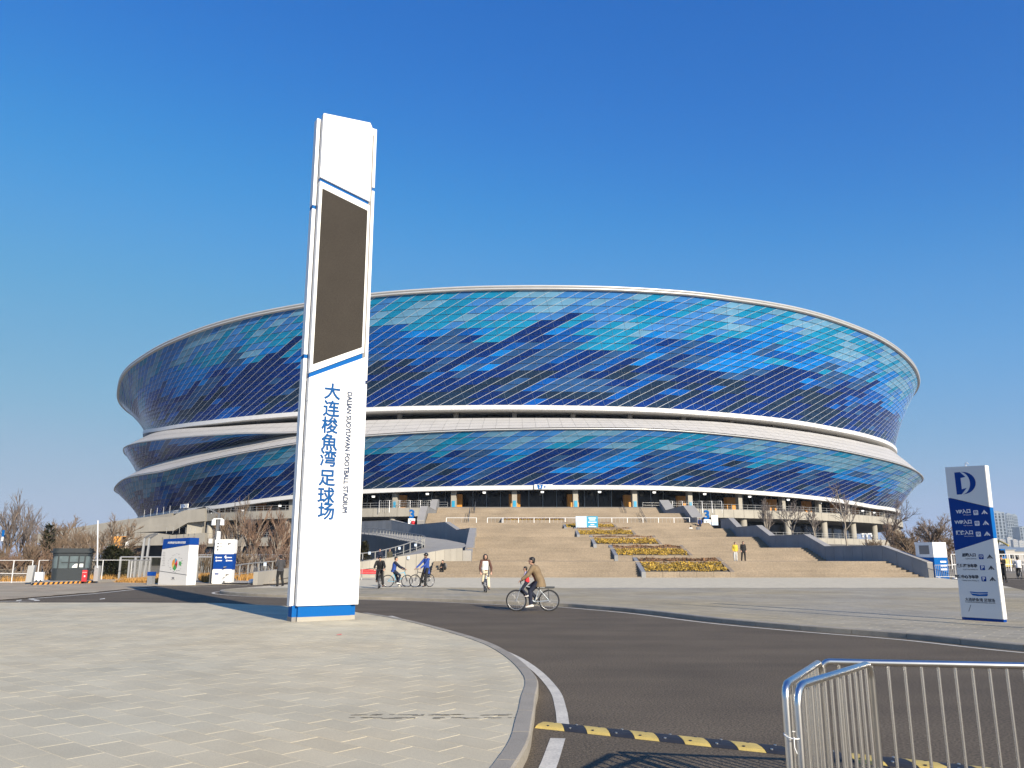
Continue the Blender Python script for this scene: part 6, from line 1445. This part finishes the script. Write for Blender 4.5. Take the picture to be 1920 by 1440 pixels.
# right slope trees behind the parapet
L_ = [('slender bare tree behind the upper end of the right parapet', 1446, 104, 3.6, 6.0, 'barkpale', 'twiggrey', UPR), ('bare tree behind the second flat part of the right parapet', 1492, 98, 3.2, 6.2, 'barkpale', 'twiggrey', TRE), ('large bare tree in the middle above the right parapet', 1592, 90, 2.0, 8.4, 'barkpale', 'twiggrey', TRE),
      ('tall thin bare tree right of the large one above the parapet', 1655, 90, 2.0, 7.6, 'bark', 'twiggrey', TRE), ('small bare tree by the round columns on the right', 1532, 96, 3.0, 4.2, 'barkpale', 'twiggrey', TRE), ('dense brown tree near the end of the right parapet', 1700, 78, 0.2, 5.2, 'bark', 'twig', dict(TRE, nb=5, stems=4, base_spread=0.3)),
      ('dark brown pointed tree left of the grey sign', 1748, 80, 0.2, 7.0, 'bark', 'twig', dict(TRE, nb=7, spread=0.9)), ('brown bushy tree behind the white and blue kiosk', 1735, 88, 0.2, 5.4, 'bark', 'twigred', dict(SHR, r0=0.07)), ('dark low tree right behind the parapet end', 1690, 74, 0.2, 3.2, 'bark', 'twig', dict(SHR, nb=4)),
      ('thick brown shrub on the slope below the white deck', 1680, 100, 1.5, 5.0, 'bark', 'twigred', dict(SHR, nb=4)), ('brown tree mostly hidden by the grey sign', 1780, 84, 0.2, 5.0, 'bark', 'twigred', dict(SHR, nb=4)), ('low thorny shrub beside the camera mast', 1640, 84, 1.2, 3.0, 'bark', 'twig', SHR)]
for i, (lab, px, Y, z, h, bm, tm, kw) in enumerate(L_):
    a = AT(px, 1040, Y); bare('bare_tree', lab, a.x, Y, z, 300 + i, h, bm, tm, 'tree', 'bare trees on the right', **kw)
# slope ground behind the right parapet
mb = MB(); mb.add([(27.6, 104, 3.6), (27.9, 88, 2.6), (31.8, 71, 0.6), (34.4, 67.5, 0.0), (60, 70, 0.0), (80, 110, 0.0), (60, 140, 3.8), (30, 140, 3.9)], [(0, 1, 6, 7), (1, 2, 5, 6), (2, 3, 4, 5)]); tag(mb.build('planted_slope', K['dirt']), kind='structure')
# dry ochre grass verges
def grass(name, poly, n, h, mt, z=0.0):
    mb = MB(); rn = random.Random(n); xs = [p[0] for p in poly]; ys = [p[1] for p in poly]
    while n > 0:
        x, y = rn.uniform(min(xs), max(xs)), rn.uniform(min(ys), max(ys))
        if not inside((x, y), poly): continue
        n -= 1; hh = h * rn.uniform(0.5, 1.2); a = rn.uniform(0, 2 * PI); w_ = 0.03; l = Vector((rn.gauss(0, 0.1), rn.gauss(0, 0.1), hh)); b_ = Vector((math.cos(a) * w_, math.sin(a) * w_, 0)); p = Vector((x, y, z))
        mb.add([p - b_, p + b_, p + l], [(0, 1, 2)])
    o = mb.build(name, K[mt]); tag(o, kind='stuff'); return o
grass('dry_grass', [(-18.6, 55), (-15.9, 54.2), (-15.6, 60), (-18, 64), (-24, 63), (-21, 56)], 9000, 0.55, 'dryg')
grass('dry_grass', [(-27.2, 56.4), (-23.5, 54.5), (-23, 59), (-27, 61)], 6000, 0.32, 'dryg')
grass('dry_grass', [(-45, 57), (-33, 57), (-29, 64), (-29, 72), (-45, 72)], 14000, 0.4, 'dryg')
# heap of cut branches
hp = thing('brush_heap', 'heap of tan cut branches behind the white fence', 'brush heap', (-37.0, 59.5, 0)); mb = MB(); rn = random.Random(3)
for i in range(420):
    a = rn.uniform(0, 2 * PI); r_ = rn.random() ** 0.5 * 1.7; p = Vector((r_ * math.cos(a), r_ * 0.6 * math.sin(a), (1.0 - (r_ / 1.8) ** 2) * rn.uniform(0, 1.0))); d = Vector((rn.gauss(0, 1), rn.gauss(0, 0.5), rn.gauss(0, 0.3))).normalized() * rn.uniform(0.3, 0.8)
    mb.tube([p - d, p + d], 0.02, 3, caps=False)
mb.build('branches', K['barkpale'], hp, True)
# ================================================================== FAR RIGHT: CITY
def tower(px0, px1, pyt, Y, m, lab, floors):
    a, b_ = AT(px0, pyt, Y), AT(px1, pyt, Y); w_ = b_.x - a.x; t = thing('tower_block', lab, 'building', ((a.x + b_.x) / 2, Y, 0), 0, 'distant city towers'); h = a.z; d = w_ * 0.9
    localbox(t, (0, d / 2, h / 2), (w_, d, h), 'wall', m)
    for i in range(4): localbox(t, (-w_ / 2 + w_ * (i + 0.5) / 4, -0.15, h * 0.5), (w_ * 0.13, 0.3, h * 0.94), 'window_strip', 'tower1' if m == 'tower2' else 'darkglass')
    for i in range(1, floors): localbox(t, (0, -0.4, h * i / floors), (w_ * 1.005, 0.4, h / floors * 0.25), 'floor_band', m)
    localbox(t, (w_ * 0.1, d / 2, h + h * 0.015), (w_ * 0.4, d * 0.4, h * 0.03), 'plant_room', m)
for (x0, x1, yt, Y, m, lab, f_) in ((1856, 1883, 960, 2625, 'tower1', 'wide glass tower just right of the grey sign', 14), (1885, 1899, 964, 2730, 'tower1', 'middle glass tower of the distant group', 14), (1899, 1907, 966, 2835, 'tower1', 'narrow slab attached to the middle glass tower', 14), (1911, 1935, 988, 2590, 'tower1', 'low dark glass block at the right edge', 10),
        (1872, 1885, 1012, 2275, 'tower2', 'pale low apartment tower below the wide glass tower', 9), (1888, 1898, 1008, 2345, 'tower2', 'pale apartment tower below the middle glass tower', 9), (1899, 1908, 1012, 2240, 'tower2', 'pale apartment tower second from the right edge', 9), (1910, 1921, 1014, 2292, 'tower2', 'pale apartment tower at the right edge', 9), (1850, 1860, 1020, 2187, 'tower2', 'pale apartment tower half hidden by the grey sign', 8)):
    tower(x0, x1, yt, Y, m, lab, f_)
rn = random.Random(21)
for i, (px, w_, h, Y, m, lab) in enumerate(((1866, 9, 4.0, 260, 'tower2', 'low white shed beyond the road right of the sign'), (1884, 12, 3.2, 300, 'white', 'long white shed behind the cyclist at the right edge'), (1904, 14, 3.6, 280, 'tower2', 'pale shed at the right edge near the horizon'), (1925, 10, 4.2, 320, 'white', 'white shed cut off by the right edge'))):
    a = AT(px, 1040, Y); t = thing('shed', lab, 'building', (a.x, Y, 0)); localbox(t, (0, 0, h / 2), (w_, 6, h), 'wall', m); MB().ext([(-w_ / 2 - 0.3, -3.3, h), (w_ / 2 + 0.3, -3.3, h), (w_ / 2 + 0.3, 0, h + 1.1), (-w_ / 2 - 0.3, 0, h + 1.1)], (0, 0.01, 0.2)).build('roof', K['tower1'], t, True)
    for q in range(4): localbox(t, (-w_ / 2 + w_ * (q + 0.5) / 4, -3.02, h * 0.5), (w_ * 0.12, 0.1, h * 0.35), 'window', 'darkglass')
rail_fence([(44, 82), (62, 86)], 'pale site fence beyond the right road', 2.0, 'whitemetal', (0.05, 0.5, 1.0), 2.2, 0.3, 'site_fence', 0.09, 0.02)
eq = thing('work_vehicle', 'small yellow and blue work vehicle parked right of the sign', 'vehicle', (AT(1863, 1045, 95).x, 95, 0.0), 0.3)
localbox(eq, (0, 0, 1.1), (1.6, 3.2, 0.9), 'body', 'yellow'); localbox(eq, (0, -0.3, 2.1), (1.5, 1.4, 1.1), 'cab', 'blue2'); localbox(eq, (0, -1.01, 2.15), (1.2, 0.04, 0.7), 'window', 'darkglass'); MB().tube([(0.2, 0.9, 1.5), (0.2, -0.8, 3.6), (0.2, -2.0, 3.0)], 0.12, 6).build('boom_arm', K['yellow'], eq, True)
for x in (-0.75, 0.75):
    for y in (-1.0, 1.0): MB().tube([(x - 0.12, y, 0.5), (x + 0.12, y, 0.5)], 0.5, 14).build('wheel', K['tyre'], eq, True)
# ================================================================== AIR
hz = MB().box((0, 0, 96), (6000, 6000, 194)).build('haze', K['dark']); hz['kind'] = 'stuff'
vm = bpy.data.materials.new('haze_air'); vm.use_nodes = True; t_ = vm.node_tree; t_.nodes.remove(t_.nodes['Principled BSDF'])
pv = t_.nodes.new('ShaderNodeVolumePrincipled'); pv.inputs['Color'].default_value = (0.72, 0.85, 1.0, 1); pv.inputs['Density'].default_value = 0.00012; pv.inputs['Anisotropy'].default_value = 0.0
t_.links.new(pv.outputs[0], t_.nodes['Material Output'].inputs['Volume'])
hz.data.materials.clear(); hz.data.materials.append(vm)

# lettering becomes plain mesh
bpy.context.view_layer.update(); dg = bpy.context.evaluated_depsgraph_get()
fonts = [o for o in S.objects if o.type == 'FONT']
made = [(o, bpy.data.meshes.new_from_object(o.evaluated_get(dg))) for o in fonts]
for o, me in made:
    if o.get('fat'):   # broad strokes: the outline repeated a few millimetres apart
        d = o['fat']; v0 = [v.co.copy() for v in me.vertices]; f0 = [tuple(p.vertices) for p in me.polygons]; mt = me.materials[0]; mb = MB()
        for i, (dx, dy) in enumerate(((0, 0), (d, 0), (-d, 0), (0, d), (0, -d), (d * 0.7, d * 0.7), (-d * 0.7, -d * 0.7), (d * 0.7, -d * 0.7), (-d * 0.7, d * 0.7))): mb.add([(v.x + dx, v.y + dy, v.z + i * 0.0006) for v in v0], f0)
        me = mb.mesh('lettering', mt)
    n = bpy.data.objects.new('lettering', me); COL.objects.link(n); n.parent = o.parent; n.matrix_basis = o.matrix_basis.copy()
for o, me in made: bpy.data.objects.remove(o)
